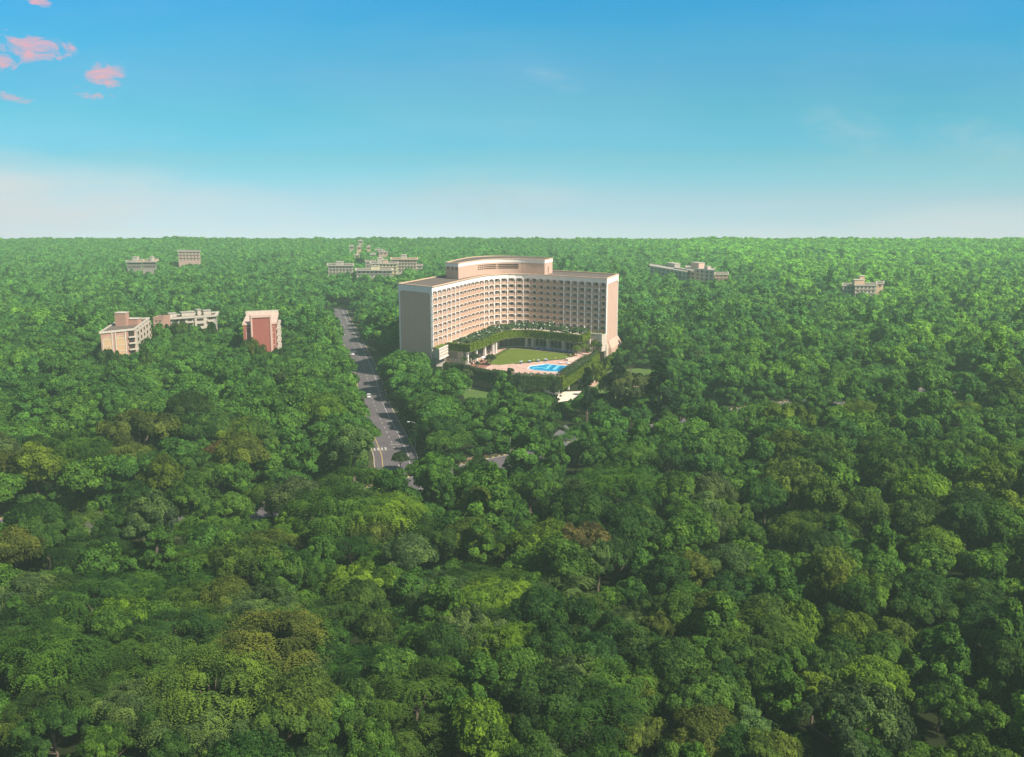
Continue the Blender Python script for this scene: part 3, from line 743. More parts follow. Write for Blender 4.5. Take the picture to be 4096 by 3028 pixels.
def lobes_for(kind, rs):
    """returns lobe centres, radii, base height, limbs reach"""
    L = []
    if kind == 'round':
        Rr, H, zc = 5.0, 10.5, 6.6
        for i in range(58):
            d = sphere_pts(rs, 1)[0]; d[2] = abs(d[2]) * 1.0 - 0.35
            k = rs.uniform(0.66, 0.93); L.append((d * np.array([Rr, Rr, 3.9]) * k + np.array([0, 0, zc]), rs.uniform(0.6, 1.25)))
        L.append((np.array([0, 0, zc]), 3.1))
    elif kind == 'billow':
        for i in range(7):
            a = rs.uniform(0, 6.28); q = rs.uniform(0, 3.0); c = np.array([q * math.cos(a), q * math.sin(a), rs.uniform(5.2, 8.4) - q * 0.3]); rr = rs.uniform(1.7, 2.6)
            L.append((c, rr * 0.75))
            for k in range(12):
                d = sphere_pts(rs, 1)[0]; d[2] = abs(d[2]) - 0.25; L.append((c + d * rr, rs.uniform(0.45, 0.9)))
    elif kind == 'spread':
        for i in range(44):
            a = rs.uniform(0, 6.28); q = math.sqrt(rs.uniform(0, 1)) * 5.8; L.append((np.array([q * math.cos(a), q * math.sin(a), 7.6 - 0.055 * q * q + rs.uniform(-0.8, 0.8)]), rs.uniform(0.6, 1.35)))
    elif kind == 'upright':
        for i in range(30):
            z = rs.uniform(2.8, 12.2); wd = 2.9 * math.sin(math.pi * min(1, max(0.08, (13.4 - z) / 12.5))) ** 0.8; a = rs.uniform(0, 6.28); q = wd * rs.uniform(0.2, 1.0)
            L.append((np.array([q * math.cos(a), q * math.sin(a), z]), rs.uniform(0.6, 1.25)))
    elif kind == 'column':
        for i in range(46):
            z = rs.uniform(3.0, 18.0); wd = 3.4 * min(1.0, ((19.4 - z) / 9.0) ** 0.6) * (0.75 + 0.35 * math.sin(z * 1.7 + rs.uniform(0, 1))); a = rs.uniform(0, 6.28); q = wd * rs.uniform(0.35, 1.0)
            L.append((np.array([q * math.cos(a), q * math.sin(a), z - q * 0.25]), rs.uniform(0.5, 1.15)))
    elif kind == 'shrub':
        for i in range(12):
            a = rs.uniform(0, 6.28); q = math.sqrt(rs.uniform(0, 1)) * 2.0; L.append((np.array([q * math.cos(a), q * math.sin(a), 1.5 - 0.2 * q + rs.uniform(-0.3, 0.5)]), rs.uniform(0.6, 1.1)))
    return L
def crown_mesh(name, kind, seed, n, size, mat, feather=False, flowers=0.0):
    rs = np.random.RandomState(seed)
    k2 = {'feather': 'spread'}.get(kind, kind)
    L = lobes_for(k2, rs); C0 = np.array([l[0] for l in L]); R0 = np.array([l[1] for l in L])
    lt = rs.uniform(0.12, 0.85, len(L))
    wts = R0 ** 2; wts = wts / wts.sum(); li = rs.choice(len(L), n, p=wts)
    d = sphere_pts(rs, n); d[:, 2] = np.where(d[:, 2] < -0.35, -d[:, 2] * 0.8, d[:, 2]); d /= np.linalg.norm(d, axis=1, keepdims=True)
    bump = 1 + 0.16 * np.sin(d[:, 0] * 7 + li) * np.sin(d[:, 1] * 6 + li * 2.1) + rs.normal(0, 0.07, n)
    P = C0[li] + d * (R0[li] * bump)[:, None]
    # drop leaves buried in other lobes
    keep = np.ones(n, bool)
    for j in range(len(L)):
        dd = np.linalg.norm(P - C0[j], axis=1); keep &= ~((dd < R0[j] * 0.72) & (li != j))
    keep |= rs.uniform(size=n) < 0.10
    P, d, li = P[keep], d[keep], li[keep]; m_ = len(P)
    tf = 0.16 * np.sin(P[:, 0] * 5.1 + P[:, 2] * 3.3) * np.sin(P[:, 1] * 4.7 - P[:, 2] * 2.9)
    tint = np.clip(lt[li] + tf + rs.normal(0, 0.16, m_), 0, 1)
    if kind == 'feather':
        # long arching sprays of fine leaflets
        ns = max(120, n // 16); VV = []; TT = []
        li = rs.choice(len(L), ns, p=wts); a = rs.uniform(0, 2 * np.pi, ns)
        out = C0[li].copy(); out[:, 2] = 0; out /= (np.linalg.norm(out, axis=1, keepdims=True) + 0.3)
        hd = np.stack([np.cos(a), np.sin(a), np.zeros(ns)], 1) * 0.8 + out; hd /= np.linalg.norm(hd, axis=1, keepdims=True)
        ln = rs.uniform(1.6, 3.2, ns); rise = rs.uniform(0.5, 1.1, ns)
        for q in range(13):
            u = q / 12.0; c = C0[li] + hd * (ln * u)[:, None]; c[:, 2] += R0[li] * 0.5 + ln * (rise * u - 1.05 * u * u)
            tg = hd.copy(); tg[:, 2] = rise - 2.1 * u
            c = c + rs.normal(0, 0.05, (ns, 3))
            for side in (-1, 1):
                sd = np.cross(tg, np.array([0, 0, 1.0])); sd /= (np.linalg.norm(sd, axis=1, keepdims=True) + 1e-6)
                nn = np.array([0, 0, 1.0]) + rs.normal(0, 0.35, (ns, 3)) + hd * 0.3
                up = np.cross(nn, tg + sd * side * 0.9)
                V, t_ = quads_mesh('', c + sd * side * size * 0.34, nn, np.full(ns, size * 0.62), np.clip(lt[li] + 0.12 + rs.normal(0, 0.1, ns), 0, 1), None, 1.0, up)
                VV.append(V); TT.append(t_)
        nn = d * 0.8 + rs.normal(0, 0.5, (m_, 3)); sel = rs.uniform(size=m_) < 0.45
        V, t_ = quads_mesh('', (P[sel] - d[sel] * 0.3), nn[sel], rs.uniform(0.7, 1.1, sel.sum()) * size, tint[sel] * 0.6, None); VV.append(V); TT.append(t_)  # inner filler leaves, crown shade put into their darker tint
        return make_mesh(name, np.concatenate(VV), np.concatenate(TT), mat)
    cd_ = P - np.array([0, 0, np.median(P[:, 2]) - 2.0]); cd_ /= (np.linalg.norm(cd_, axis=1, keepdims=True) + 1e-6)
    nn = d * 0.65 + cd_ * 0.65 + rs.normal(0, 0.55, (m_, 3)) + np.array([0, 0, 0.25])
    V, t_ = quads_mesh('', P, nn, rs.uniform(0.65, 1.25, m_) * size, tint, None, 1.0)
    if flowers > 0:
        sel = rs.uniform(size=m_) < flowers; k = np.repeat(sel, 4); t_[k] = 3.0
    return make_mesh(name, V, t_, mat)
def trunk_mesh(name, kind, seed, mat='bark'):
    rs = np.random.RandomState(seed + 99); mb = MB()
    H = {'round': 6.4, 'billow': 6.0, 'spread': 6.4, 'feather': 6.4, 'upright': 10.5, 'column': 16.5, 'shrub': 1.0}[kind]
    b0 = {'column': 0.34, 'shrub': 0.10}.get(kind, 0.30); st = []
    nseg = 6
    for i in range(nseg + 1): st.append((rs.normal(0, 0.08) * i * 0.6, rs.normal(0, 0.08) * i * 0.6, H * i / nseg - (0.3 if i == 0 else 0)))
    mb.tube(st, [b0 * (1.25 if i == 0 else 1 - 0.72 * i / nseg) for i in range(nseg + 1)], 6)
    L = lobes_for('spread' if kind == 'feather' else kind, np.random.RandomState(seed))
    for c, r_ in L[:10 if kind != 'shrub' else 4]:
        zz = min(H * 0.9, max(H * 0.3, c[2] * 0.55)); k = min(nseg - 1, int(zz / H * nseg)); s0 = st[k]
        m1 = ((s0[0] * 0.5 + c[0] * 0.5), (s0[1] * 0.5 + c[1] * 0.5), s0[2] * 0.45 + c[2] * 0.55 - 0.15)
        mb.tube([s0, m1, tuple(c)], [b0 * 0.42, b0 * 0.28, b0 * 0.1], 5)
    return mb.mesh(name, mat)
M['leaf_obj'] = leafmat('tree_foliage', 'obj')
PAL = [(0.0, (0.026, 0.072, 0.013)), (0.25, (0.042, 0.105, 0.016)), (0.45, (0.060, 0.128, 0.017)), (0.62, (0.042, 0.112, 0.020)), (0.8, (0.080, 0.165, 0.016)), (1.0, (0.110, 0.215, 0.018))]
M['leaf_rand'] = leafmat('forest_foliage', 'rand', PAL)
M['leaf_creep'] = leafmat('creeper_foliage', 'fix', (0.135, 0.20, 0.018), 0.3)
M['leaf_creepdark'] = leafmat('shade_toned_creeper_foliage', 'fix', (0.062, 0.115, 0.030), 0.3)  # darker copy of the creeper green, the deck walls' shade put into its colour
M['leaf_shrub'] = leafmat('shrub_foliage', 'fix', (0.040, 0.085, 0.028), 0.3)
M['leaf_bright'] = leafmat('bright_shrub_foliage', 'fix', (0.12, 0.18, 0.022), 0.3)
m, t = newmat('flowering_foliage'); at = t.add('ShaderNodeAttribute', attribute_name='tint')
c = t.mix(t.math('GREATER_THAN', at.outputs['Fac'], 2.0), t.mix(at.outputs['Fac'], (0.022, 0.045, 0.018), (0.065, 0.115, 0.035)), (0.72, 0.72, 0.66))
finish(t, t.add('ShaderNodeBsdfPrincipled', {'Base Color': c, 'Roughness': 0.6, 'Specular IOR Level': 0.2}).outputs[0]); M['leaf_flower'] = m
#@@PLANTS
# ------------------------------------------------------------------ creeper walls and hedges on the hotel
def creeper(name, line, z0, z1, mat, label, cat_='hedge', dens=26, thick=0.75, size=0.3, seed=1, topdens=16, streak=True):
    rs = np.random.RandomState(seed); mb = MB(); C = []; Nn = []; T = []
    for i in range(len(line) - 1):
        L, t, n = nrm2(line[i], line[i + 1]); mb.box(line[i], t, n, 0, L, -0.55, thick * 0.45, z0 + 0.25, z1 - 0.15)
        k = max(4, int(L * (z1 - z0) * dens)); x = rs.uniform(0, L, k); z = rs.uniform(z0 - 0.15, z1, k)
        y = thick * (0.75 + 0.3 * np.sin((x + i * 7.3) * 2.6) * 0.6 + rs.normal(0, 0.12, k))
        lowfray = (z < z0 + 0.4) & (rs.uniform(size=k) < 0.4 + 0.3 * np.sin((x + i * 3.1) * 3.7)); x, y, z = x[~lowfray], y[~lowfray], z[~lowfray]; k = len(x)
        C.append(np.stack([line[i][0] + t[0] * x + n[0] * y, line[i][1] + t[1] * x + n[1] * y, z], 1)); Nn.append(np.tile([n[0], n[1], 0.25], (k, 1)) + rs.normal(0, 0.35, (k, 3)))
        T.append(np.clip(0.45 + (0.20 * np.sin((x + i * 5.7) * 3.9 + np.sin(x * 1.3) * 2) if streak else 0) + rs.normal(0, 0.13, k), 0, 1))
        k = int(L * 1.6 * topdens); x = rs.uniform(0, L, k); y = rs.uniform(-0.75, thick, k); z = z1 + rs.normal(0, 0.12, k)
        C.append(np.stack([line[i][0] + t[0] * x + n[0] * y, line[i][1] + t[1] * x + n[1] * y, z], 1)); Nn.append(np.tile([0, 0, 1.0], (k, 1)) + rs.normal(0, 0.5, (k, 3))); T.append(np.clip(rs.normal(0.55, 0.15, k), 0, 1))
    C = np.concatenate(C); Nn = np.concatenate(Nn); T = np.concatenate(T); k = len(C)
    ox, oy, oz = line[0][0], line[0][1], z0
    V, tt = quads_mesh('', C - np.array([ox, oy, oz]), Nn, rs.uniform(0.6, 1.2, k) * size, T, None, 1.5 if streak else 1.0, np.cross(np.tile([0, 0, 1.0], (k, 1)), Nn) if streak else None)
    ro = empty(name, (ox, oy, oz), 0, label, cat_)
    link('foliage', make_mesh('foliage', V, tt, M[mat]), ro)
    o = mb.build('planter', 'ground', ro); o.data.transform(Matrix.Translation((-ox, -oy, -oz)))
    return ro
creeper('hanging_creeper', HL, 15.7, 19.4, 'leaf_creep', 'long bright green curtain of creeper hanging along the curved terrace edge', 'creeper', 26, 0.8, 0.30, 1)
creeper('hanging_creeper', [(-36, 481.5), (-25, 476.4), (-16, 464.7), (-8, 457.2), (-0.3, 450.3)], 4.4, 9.4, 'leaf_creepdark', 'dark shaded creeper on the angled deck wall left of the pool planting', 'creeper', 20, 0.6, 0.32, 2)
creeper('hanging_creeper', [(-0.3, 450.4), (22.6, 446.7)], 3.4, 9.4, 'leaf_creepdark', 'broad dark green creeper curtain below the pool, facing the viewer', 'creeper', 22, 0.6, 0.32, 3)
creeper('hanging_creeper', [(22.7, 446.8), (40.2, 497.5), (45, 510.5)], 3.4, 9.6, 'leaf_creep', 'sunlit yellow green creeper curtain under the right edge of the deck', 'creeper', 24, 0.7, 0.32, 4)
def hedge(line, z0, z1, wd, mat, label, seed, size=0.22, dens=40, flowers=0.0, bumpy=0.25, name='hedge', cat_='hedge'):
    rs = np.random.RandomState(seed); C = []; Nn = []; mb = MB()
    for i in range(len(line) - 1):
        L, t, n = nrm2(line[i], line[i + 1]); mb.box(line[i], t, n, 0, L, -wd / 2 * 0.7, wd / 2 * 0.7, z0, z0 + (z1 - z0) * 0.8)
        k = int(L * (wd + 2 * (z1 - z0)) * dens); x = rs.uniform(0, L, k); a = rs.uniform(-0.2, math.pi + 0.2, k)
        e = 1 + bumpy * (np.sin(x * 2.1 + i) * 0.5 + np.sin(x * 4.7 + a * 2) * 0.35 + rs.normal(0, 0.15, k))
        y = -np.cos(a) * wd / 2 * e; z = z0 + np.maximum(0.05, np.sin(a)) * (z1 - z0) * e
        C.append(np.stack([line[i][0] + t[0] * x + n[0] * y, line[i][1] + t[1] * x + n[1] * y, z], 1))
        Nn.append(np.stack([-n[0] * -(-np.cos(a)), n[1] * (-np.cos(a)), np.sin(a)], 1) * 1.0 + rs.normal(0, 0.4, (k, 3)) + np.stack([n[0] * -np.cos(a) * 0, 0 * a, 0.3 + 0 * a], 1))
    C = np.concatenate(C); Nn = np.concatenate(Nn); k = len(C); ox, oy, oz = line[0][0], line[0][1], z0
    T = np.clip(rs.normal(0.5, 0.17, k), 0, 1)
    if flowers: T[(rs.uniform(size=k) < flowers)] = 3.0
    V, tt = quads_mesh('', C - np.array([ox, oy, oz]), Nn, rs.uniform(0.6, 1.2, k) * size, T, None)
    ro = empty(name, (ox, oy, oz), 0, label, cat_)
    link('foliage', make_mesh('foliage', V, tt, M[mat]), ro); o = mb.build('stem', 'bark', ro); o.data.transform(Matrix.Translation((-ox, -oy, -oz)))
    return ro
hedge([(-0.5, 452.2), (21.5, 448.7)], ZD - 0.5, ZD + 1.3, 3.2, 'leaf_flower', 'white flowered low planting between the pool and the deck wall', 11, 0.26, 26, 0.07, 0.35)
hedge([(22.6, 450.0), (38.2, 495.5)], ZD, ZD + 1.9, 4.2, 'leaf_shrub', 'thick dark bushy hedge along the right edge of the pool deck', 12, 0.3, 22, 0.0, 0.5)
hedge([(38.5, 496), (42.8, 508), (44.5, 518)], ZD, ZD + 1.7, 2.6, 'leaf_shrub', 'low hedge at the far right corner of the deck', 13, 0.28, 22)
hedge([U(2024, 1402, ZD), U(2041, 1392.5, ZD), U(2071, 1391.8, ZD), U(2173, 1403, ZD), U(2291, 1416.6, ZD)], ZD, ZD + 0.5, 1.0, 'leaf_shrub', 'clipped low hedge between the lawn and the row of blue loungers', 14, 0.2, 40)
hedge([U(2020, 1405, ZD), U(1981, 1427, ZD), U(1950, 1452, ZD)], ZD, ZD + 0.9, 1.6, 'leaf_bright', 'bright clipped hedge between the lawn and the dining tables', 15, 0.2, 40)
hedge([U(2294, 1421, ZD), U(2281, 1429, ZD)], ZD, ZD + 1.0, 1.3, 'leaf_bright', 'short bright hedge at the right tip of the lawn', 16, 0.2, 40)
hedge([U(2060, 1456.5, ZD), U(2139, 1447.6, ZD), U(2222, 1440, ZD), U(2262, 1436.8, ZD)], ZD, ZD + 0.35, 0.5, 'leaf_shrub', 'thin dark border hedge between the lawn and the pink paving', 17, 0.15, 60)
hedge([(-33, 481), (-26, 477.5), (-17, 466.8), (-9, 459)], ZD, ZD + 1.2, 1.4, 'leaf_shrub', 'hedge along the front left edge of the deck below the fence', 18, 0.22, 30)
hedge([(-9, 459.4), (-1, 452.6)], ZD, ZD + 1.6, 3.5, 'leaf_shrub', 'dense planting on the deck corner left of the pool', 19, 0.28, 26)
hedge([U(2222, 1443 + 264, 0), U(2345, 1760, 0)], 0, 1.2, 1.5, 'leaf_shrub', 'straight clipped hedge beside the grey hotel driveway', 20, 0.24, 20)
hedge([(-29.2, 489.5), (-26.5, 494.5)], 18.2, 19.5, 1.5, 'leaf_shrub', 'short terrace hedge near the left row of lowest windows', 21, 0.2, 30)
# terrace garden shrubs
SH = [crown_mesh('foliage', 'shrub', 300 + k, 1500, 0.24, M['leaf_flower'], flowers=f) for k, f in ((0, 0.01), (1, 0.03), (2, 0.05))]
ST = trunk_mesh('stem', 'shrub', 300)
HG = off(HL[2:-1], -3.6); hga = [0.0]
for i in range(1, len(HG)): hga.append(hga[-1] + math.dist(HG[i - 1], HG[i]))
NS = 19
for k in range(NS):
    s_ = hga[-1] * (0.03 + 0.94 * k / (NS - 1)); x, y = (float(np.interp(s_, hga, [p[c] for p in HG])) for c in (0, 1))
    ordn = ['leftmost', 'second', 'third', 'fourth', 'fifth', 'sixth', 'seventh', 'eighth', 'ninth', 'tenth', 'eleventh', 'twelfth', 'thirteenth', 'fourteenth', 'fifteenth', 'sixteenth', 'seventeenth', 'eighteenth', 'rightmost'][k]
    e = empty('terrace_shrub', (x + rnd.uniform(-.5, .5), y + rnd.uniform(-.5, .8), 18.2), rnd.uniform(0, 6), 'dark flowering shrub, %s%s in the row on the curved terrace' % (ordn, '' if k in (0, NS - 1) else ' from the left'), 'shrub', 'shrubs on the curved hotel terrace')
    s_ = rnd.uniform(1.5, 2.0); e.scale = (s_, s_, s_ * rnd.uniform(0.9, 1.15))
    link('foliage', SH[k % 3], e); link('stem', ST, e)
yb = empty('terrace_shrub', (-13.2, 515.5, 18.2), 0, 'small yellow green shrub among the dark terrace shrubs', 'shrub')
link('foliage', crown_mesh('foliage', 'shrub', 333, 1200, 0.24, M['leaf_bright']), yb); link('stem', ST, yb); yb.scale = (0.8, 0.8, 1.2)
#@@FURN
# ------------------------------------------------------------------ furniture and lamps
def lounger():
    e = empty('sun_lounger', (0, 0, 0), 0, '', 'sun lounger', 'blue loungers before the hall windows')
    e.scale = (1.35, 1.2, 1.25)
    mb = MB(); mb.box((0, 0), (1, 0), (0, -1), -0.38, 0.38, -1.0, 1.0, 0.28, 0.36)
    mb.build('frame', 'wood', e)
    for x in (-0.33, 0.33):
        for y in (-0.9, 0.9): mb = MB(); mb.box((x, y), (1, 0), (0, -1), -0.04, 0.04, -0.04, 0.04, 0, 0.28); mb.build('leg', 'wood', e)
    mb = MB(); mb.box((0, 0), (1, 0), (0, -1), -0.36, 0.36, -0.2, 0.98, 0.36, 0.46)
    mb.v += [(-0.36, 0.2, 0.36), (0.36, 0.2, 0.36), (0.36, 0.95, 1.05), (-0.36, 0.95, 1.05), (-0.36, 0.2, 0.50), (0.36, 0.2, 0.50), (0.36, 0.87, 1.15), (-0.36, 0.87, 1.15)]
    b = len(mb.v) - 8
    for f in ((0, 3, 2, 1), (4, 5, 6, 7), (0, 1, 5, 4), (1, 2, 6, 5), (2, 3, 7, 6), (3, 0, 4, 7)): mb.f.append(tuple(b + i for i in f)); mb.m.append(0)
    mb.build('cushion', 'blue', e); return e
lg = lounger()
def parasol_table():
    e = empty('drinks_stand', (0, 0, 0), 0, '', 'table', 'blue skirted stands along the lawn edge')
    mb = MB(); mb.lathe([(0, 0.0), (0.35, 0.0), (0.35, 0.05), (0.08, 0.08), (0.08, 0.95), (0, 0.95)], seg=8); mb.build('leg', 'black', e)
    mb = MB(); mb.lathe([(0.55, 0.75), (0.62, 1.12), (0.0, 1.14)], seg=8); mb.build('skirt', 'blue', e)
    mb = MB(); mb.lathe([(0, 1.13), (0.72, 1.13), (0.72, 1.2), (0, 1.2)], seg=10); mb.build('table_top', 'palecloth', e); return e
st_ = parasol_table()
def glamp():
    e = empty('garden_lamp', (0, 0, 0), 0, '', 'lamp', 'small globe lamps around the lawn')
    mb = MB(); mb.tube([(0, 0, 0), (0, 0, 1.1)], 0.05, 6); mb.build('post', 'concrete', e)
    mb = MB(); mb.lathe([(0, 1.05), (0.16, 1.12), (0.22, 1.28), (0.16, 1.44), (0, 1.5)], seg=8); mb.build('globe', 'globe', e); return e
gl = glamp()
def dtable():
    e = empty('dining_table', (0, 0, 0), 0, '', 'table', 'tables on the dining terrace')
    mb = MB(); mb.lathe([(0, 0), (0.3, 0), (0.06, 0.08), (0.06, 0.72)], seg=6); mb.build('leg', 'wood', e)
    mb = MB(); mb.lathe([(0.55, 0.5), (0.6, 0.74), (0, 0.76)], seg=10); mb.build('tablecloth', 'whitecloth', e); return e
dt = dtable()
def dchair():
    e = empty('dining_chair', (0, 0, 0), 0, '', 'chair', 'dark chairs on the dining terrace')
    mb = MB(); mb.box((0, 0), (1, 0), (0, -1), -0.22, 0.22, -0.22, 0.22, 0.42, 0.48); mb.build('seat', 'wood', e)
    mb = MB(); mb.box((0, 0), (1, 0), (0, -1), -0.22, 0.22, -0.24, -0.19, 0.48, 0.95); mb.build('backrest', 'wood', e)
    for x in (-0.19, 0.19):
        for y in (-0.19, 0.19): mb = MB(); mb.box((x, y), (1, 0), (0, -1), -0.02, 0.02, -0.02, 0.02, 0, 0.42); mb.build('leg', 'wood', e)
    return e
dc = dchair()
def parasol():
    e = empty('parasol', (0, 0, 0), 0, '', 'parasol', 'white parasols over the dining tables')
    mb = MB(); mb.tube([(0, 0, 0), (0, 0, 2.7)], 0.04, 6); mb.build('pole', 'steel', e)
    mb = MB(); mb.lathe([(1.45, 2.15), (1.5, 2.2), (0.8, 2.55), (0.0, 2.8)], seg=8); mb.build('canopy', 'whitecloth', e); return e
pr_ = parasol()
def daybed():
    e = empty('round_daybed', (0, 0, 0), 0, '', 'daybed', 'round white daybeds beside the pool')
    mb = MB(); mb.lathe([(0, 0), (1.0, 0), (1.0, 0.3), (0, 0.3)], seg=14); mb.build('base', 'wood', e)
    mb = MB(); mb.lathe([(0.95, 0.3), (1.02, 0.42), (0.9, 0.52), (0, 0.54)], seg=14); mb.build('cushion', 'whitecloth', e)
    mb = MB(); mb.lathe([(0.3, 0.54), (0.42, 0.6), (0.3, 0.72), (0, 0.74)], c=(0, 0.35, 0), seg=8); mb.build('pillow', 'blue', e); return e
db = daybed()
def street_lamp():
    e = empty('street_lamp', (0, 0, 0), 0, '', 'street lamp')
    mb = MB(); mb.tube([(0, 0, 0), (0, 0, 5), (0, 0, 10.6)], [0.13, 0.10, 0.07], 8); mb.build('pole', 'steel', e)
    mb = MB(); mb.tube([(0, 0, 10.5), (-1.0, 0, 10.75), (-1.9, 0, 10.8)], 0.055, 6); mb.build('arm', 'steel', e)
    mb = MB(); mb.box((-2.2, 0), (1, 0), (0, -1), -0.55, 0.35, -0.17, 0.17, 10.72, 10.9); mb.build('lamp_head', 'lampglass', e); return e
sl_ = street_lamp()
def car():
    e = empty('car', (0, 0, 0), 0, '', 'car', 'white cars on the road')
    mb = MB()
    prof = [(-2.1, 0.35), (2.1, 0.35), (2.15, 0.75), (2.0, 0.95), (1.1, 1.05), (-1.75, 1.05), (-2.1, 0.9)]
    mb.extr((0, 0.85), (1, 0), (0, -1), prof, 0.0, 1.7, 0); mb.build('body', 'carpaint', e)
    mb = MB(); P0 = [(1.05, 1.05), (0.45, 1.52), (-1.1, 1.56), (-1.75, 1.05)]
    mb.extr((0, 0.76), (1, 0), (0, -1), P0, 0.0, 1.52, 0); mb.build('windows', 'glass', e)
    mb = MB(); mb.box((0, 0), (1, 0), (0, -1), -1.12, 0.48, -0.74, 0.74, 1.53, 1.61); mb.build('roof', 'carpaint', e)
    for x in (-1.3, 1.35):
        for y in (-0.82, 0.82):
            mb = MB(); mb.tube([(x, y - 0.1, 0.33), (x, y + 0.1, 0.33)], 0.33, 12); wv = mb.build('wheel', 'tyre', e)
            mb = MB(); s_ = 1 if y > 0 else -1; mb.tube([(x, y + s_ * 0.10, 0.33), (x, y + s_ * 0.12, 0.33)], 0.2, 8); mb.build('rim', 'steel', wv)
    for y in (-0.6, 0.6):
        mb = MB(); mb.box((2.12, y), (1, 0), (0, -1), -0.05, 0.06, -0.18, 0.18, 0.62, 0.78); mb.build('headlight', 'lampglass', e)
        mb = MB(); mb.box((-2.08, y), (1, 0), (0, -1), -0.06, 0.04, -0.18, 0.18, 0.68, 0.86); mb.build('tail_light', 'tail', e)
    return e
cr = car()
snapshot()
NUM = ['first', 'second', 'third', 'fourth', 'fifth', 'sixth', 'seventh', 'eighth', 'ninth', 'tenth', 'eleventh', 'twelfth', 'thirteenth', 'fourteenth', 'fifteenth', 'sixteenth', 'seventeenth', 'eighteenth', 'nineteenth', 'twentieth']
def place(src, spots, group=None):
    for i, (x, y, z, rz, lab) in enumerate(spots):
        if i == 0: src.location = (x, y, z); src.rotation_euler = (0, 0, rz); src['label'] = lab
        else: copy_tree(src, (x, y, z), rz, lab, group)
sp = []
nl = 16
for k in range(nl):
    px = 2143 + (2287 - 2143) * k / (nl - 1); py = 1400.0 + (1414.0 - 1400.0) * k / (nl - 1)
    x, y = U(px, py, ZD); sp.append((x, y + (1.8 if k % 3 == 1 else 0), ZD + 0.05, math.pi + 0.55 + rnd.uniform(-.5, .5), 'blue sun lounger, %s in the row before the hall glass' % (NUM[k] + ' from the left')))
place(lg, sp)
place(st_, [(*U(a, b, ZD), ZD + 0.03, 0, l) for a, b, l in ((2083, 1455, 'blue skirted stand at the lawn edge, leftmost of four'), (2118.5, 1452, 'blue skirted stand at the lawn edge, second from the left'), (2153.5, 1449, 'blue skirted stand at the lawn edge, third from the left'), (2184, 1446, 'blue skirted stand at the lawn edge, rightmost of four'))])
place(gl, [(*U(a, b, ZD), ZD + 0.03, 0, 'globe lamp on the lawn edge, %s from the left' % NUM[i]) for i, (a, b) in enumerate(((2089, 1453.5), (2135, 1448.5), (2177, 1444.5), (2222, 1440.5), (2264, 1437), (2282, 1429)))])
place(db, [(*U(2241, 1453, ZD), ZD + 0.03, 0.3, 'left one of two round white daybeds on the pink paving'), (*U(2271, 1456, ZD), ZD + 0.03, 1.3, 'right one of two round white daybeds near the hedge')])
ds = [(-19.2, 481.0), (-16.6, 485.2), (-14.6, 491.0), (-12.2, 496.5), (-13.0, 483.0), (-10.2, 489.5), (-20.5, 478.0), (-17.0, 475.5)]
place(dt, [(x, y, ZD + 0.06, 0, 'white clothed round table on the terracotta terrace, %s from the front' % NUM[i]) for i, (x, y) in enumerate(sorted(ds, key=lambda p: p[1]))])
cs = []
for i, (x, y) in enumerate(sorted(ds, key=lambda p: p[1])):
    for q in range(3):
        a = i * 0.9 + q * 2.1; cs.append((x + 0.95 * math.sin(a), y - 0.95 * math.cos(a), ZD + 0.06, a, 'dark dining chair drawn up to a white table on the terracotta terrace'))
place(dc, cs)
place(pr_, [(-14.2, 488.0, ZD + 0.06, 0, 'white parasol over the front dining tables'), (-11.2, 494.5, ZD + 0.06, 0.4, 'white parasol farther back beside the white piers')])
place(sl_, [(-35.6, 354.5, 0, 0, 'tall grey street lamp on the right side of the road near the crossing'), (-84.5, 500, 0, math.pi, 'grey street lamp on the left road side beside the trees by the parked car'),
            (-96.4, 318, 0, math.pi, 'street lamp rising among the trees above the lower left boulevard'), (-0.6, 343, 0, 0, 'lamp standing on the boulevard bank in front of the hotel trees'),
            (-98.5, 566, 0, math.pi, 'distant street lamp left of the road above the upper car')])
def rdir(y): 
    for i in range(len(ROAD) - 1):
        if ROAD[i][1] <= y <= ROAD[i + 1][1]: return math.atan2(ROAD[i + 1][1] - ROAD[i][1], ROAD[i + 1][0] - ROAD[i][0])
    return R(100)
place(cr, [(-65.6, 446, 0.08, rdir(446), 'white car on the road, the nearer of the two driving'), (-90.8, 560, 0.08, rdir(560), 'white car far up the road, the farther of the two driving'), (-84.6, 497, 0.08, rdir(497), 'white car half hidden under trees at the left kerb')])
# stone step planter, bench, gate booth
pl = empty('stone_planter', (*U(2284, 1440, ZD), ZD), R(-50), 'grey stepped stone planter near the right tip of the lawn', 'planter')
mb = MB(); mb.box((0, 0), (1, 0), (0, -1), -1.6, 1.6, -3.5, 3.5, 0.03, 0.5); mb.box((0, 0), (1, 0), (0, -1), -1.1, 1.1, -3.0, 3.0, 0.5, 0.85); mb.build('basin', 'stone', pl)
bn = empty('stone_bench', (*U(2408, 1512, 0), 0), 0.2, 'square stone seat around the small tree on the garden lawn', 'bench')
mb = MB(); coping([(-1.4, -1.4), (1.4, -1.4), (1.4, 1.4), (-1.4, 1.4)], 0, 0.55, 0.2, 0.3, mb); mb.build('seat', 'stone', bn)
bo = empty('sentry_booth', (*U(2996, 1668, 0), 0), 0.4, 'small black and yellow sentry booth beside the right stretch of boulevard', 'booth')
mb = MB(); mb.box((0, 0), (1, 0), (0, -1), -0.9, 0.9, -0.9, 0.9, 0, 1.2); mb.build('lower_panel', 'ypaint', bo)
mb = MB(); mb.box((0, 0), (1, 0), (0, -1), -0.88, 0.88, -0.88, 0.88, 1.2, 2.5); mb.box((0, 0), (1, 0), (0, -1), -1.2, 1.2, -1.2, 1.2, 2.5, 2.7); mb.build('upper_panel', 'black', bo)
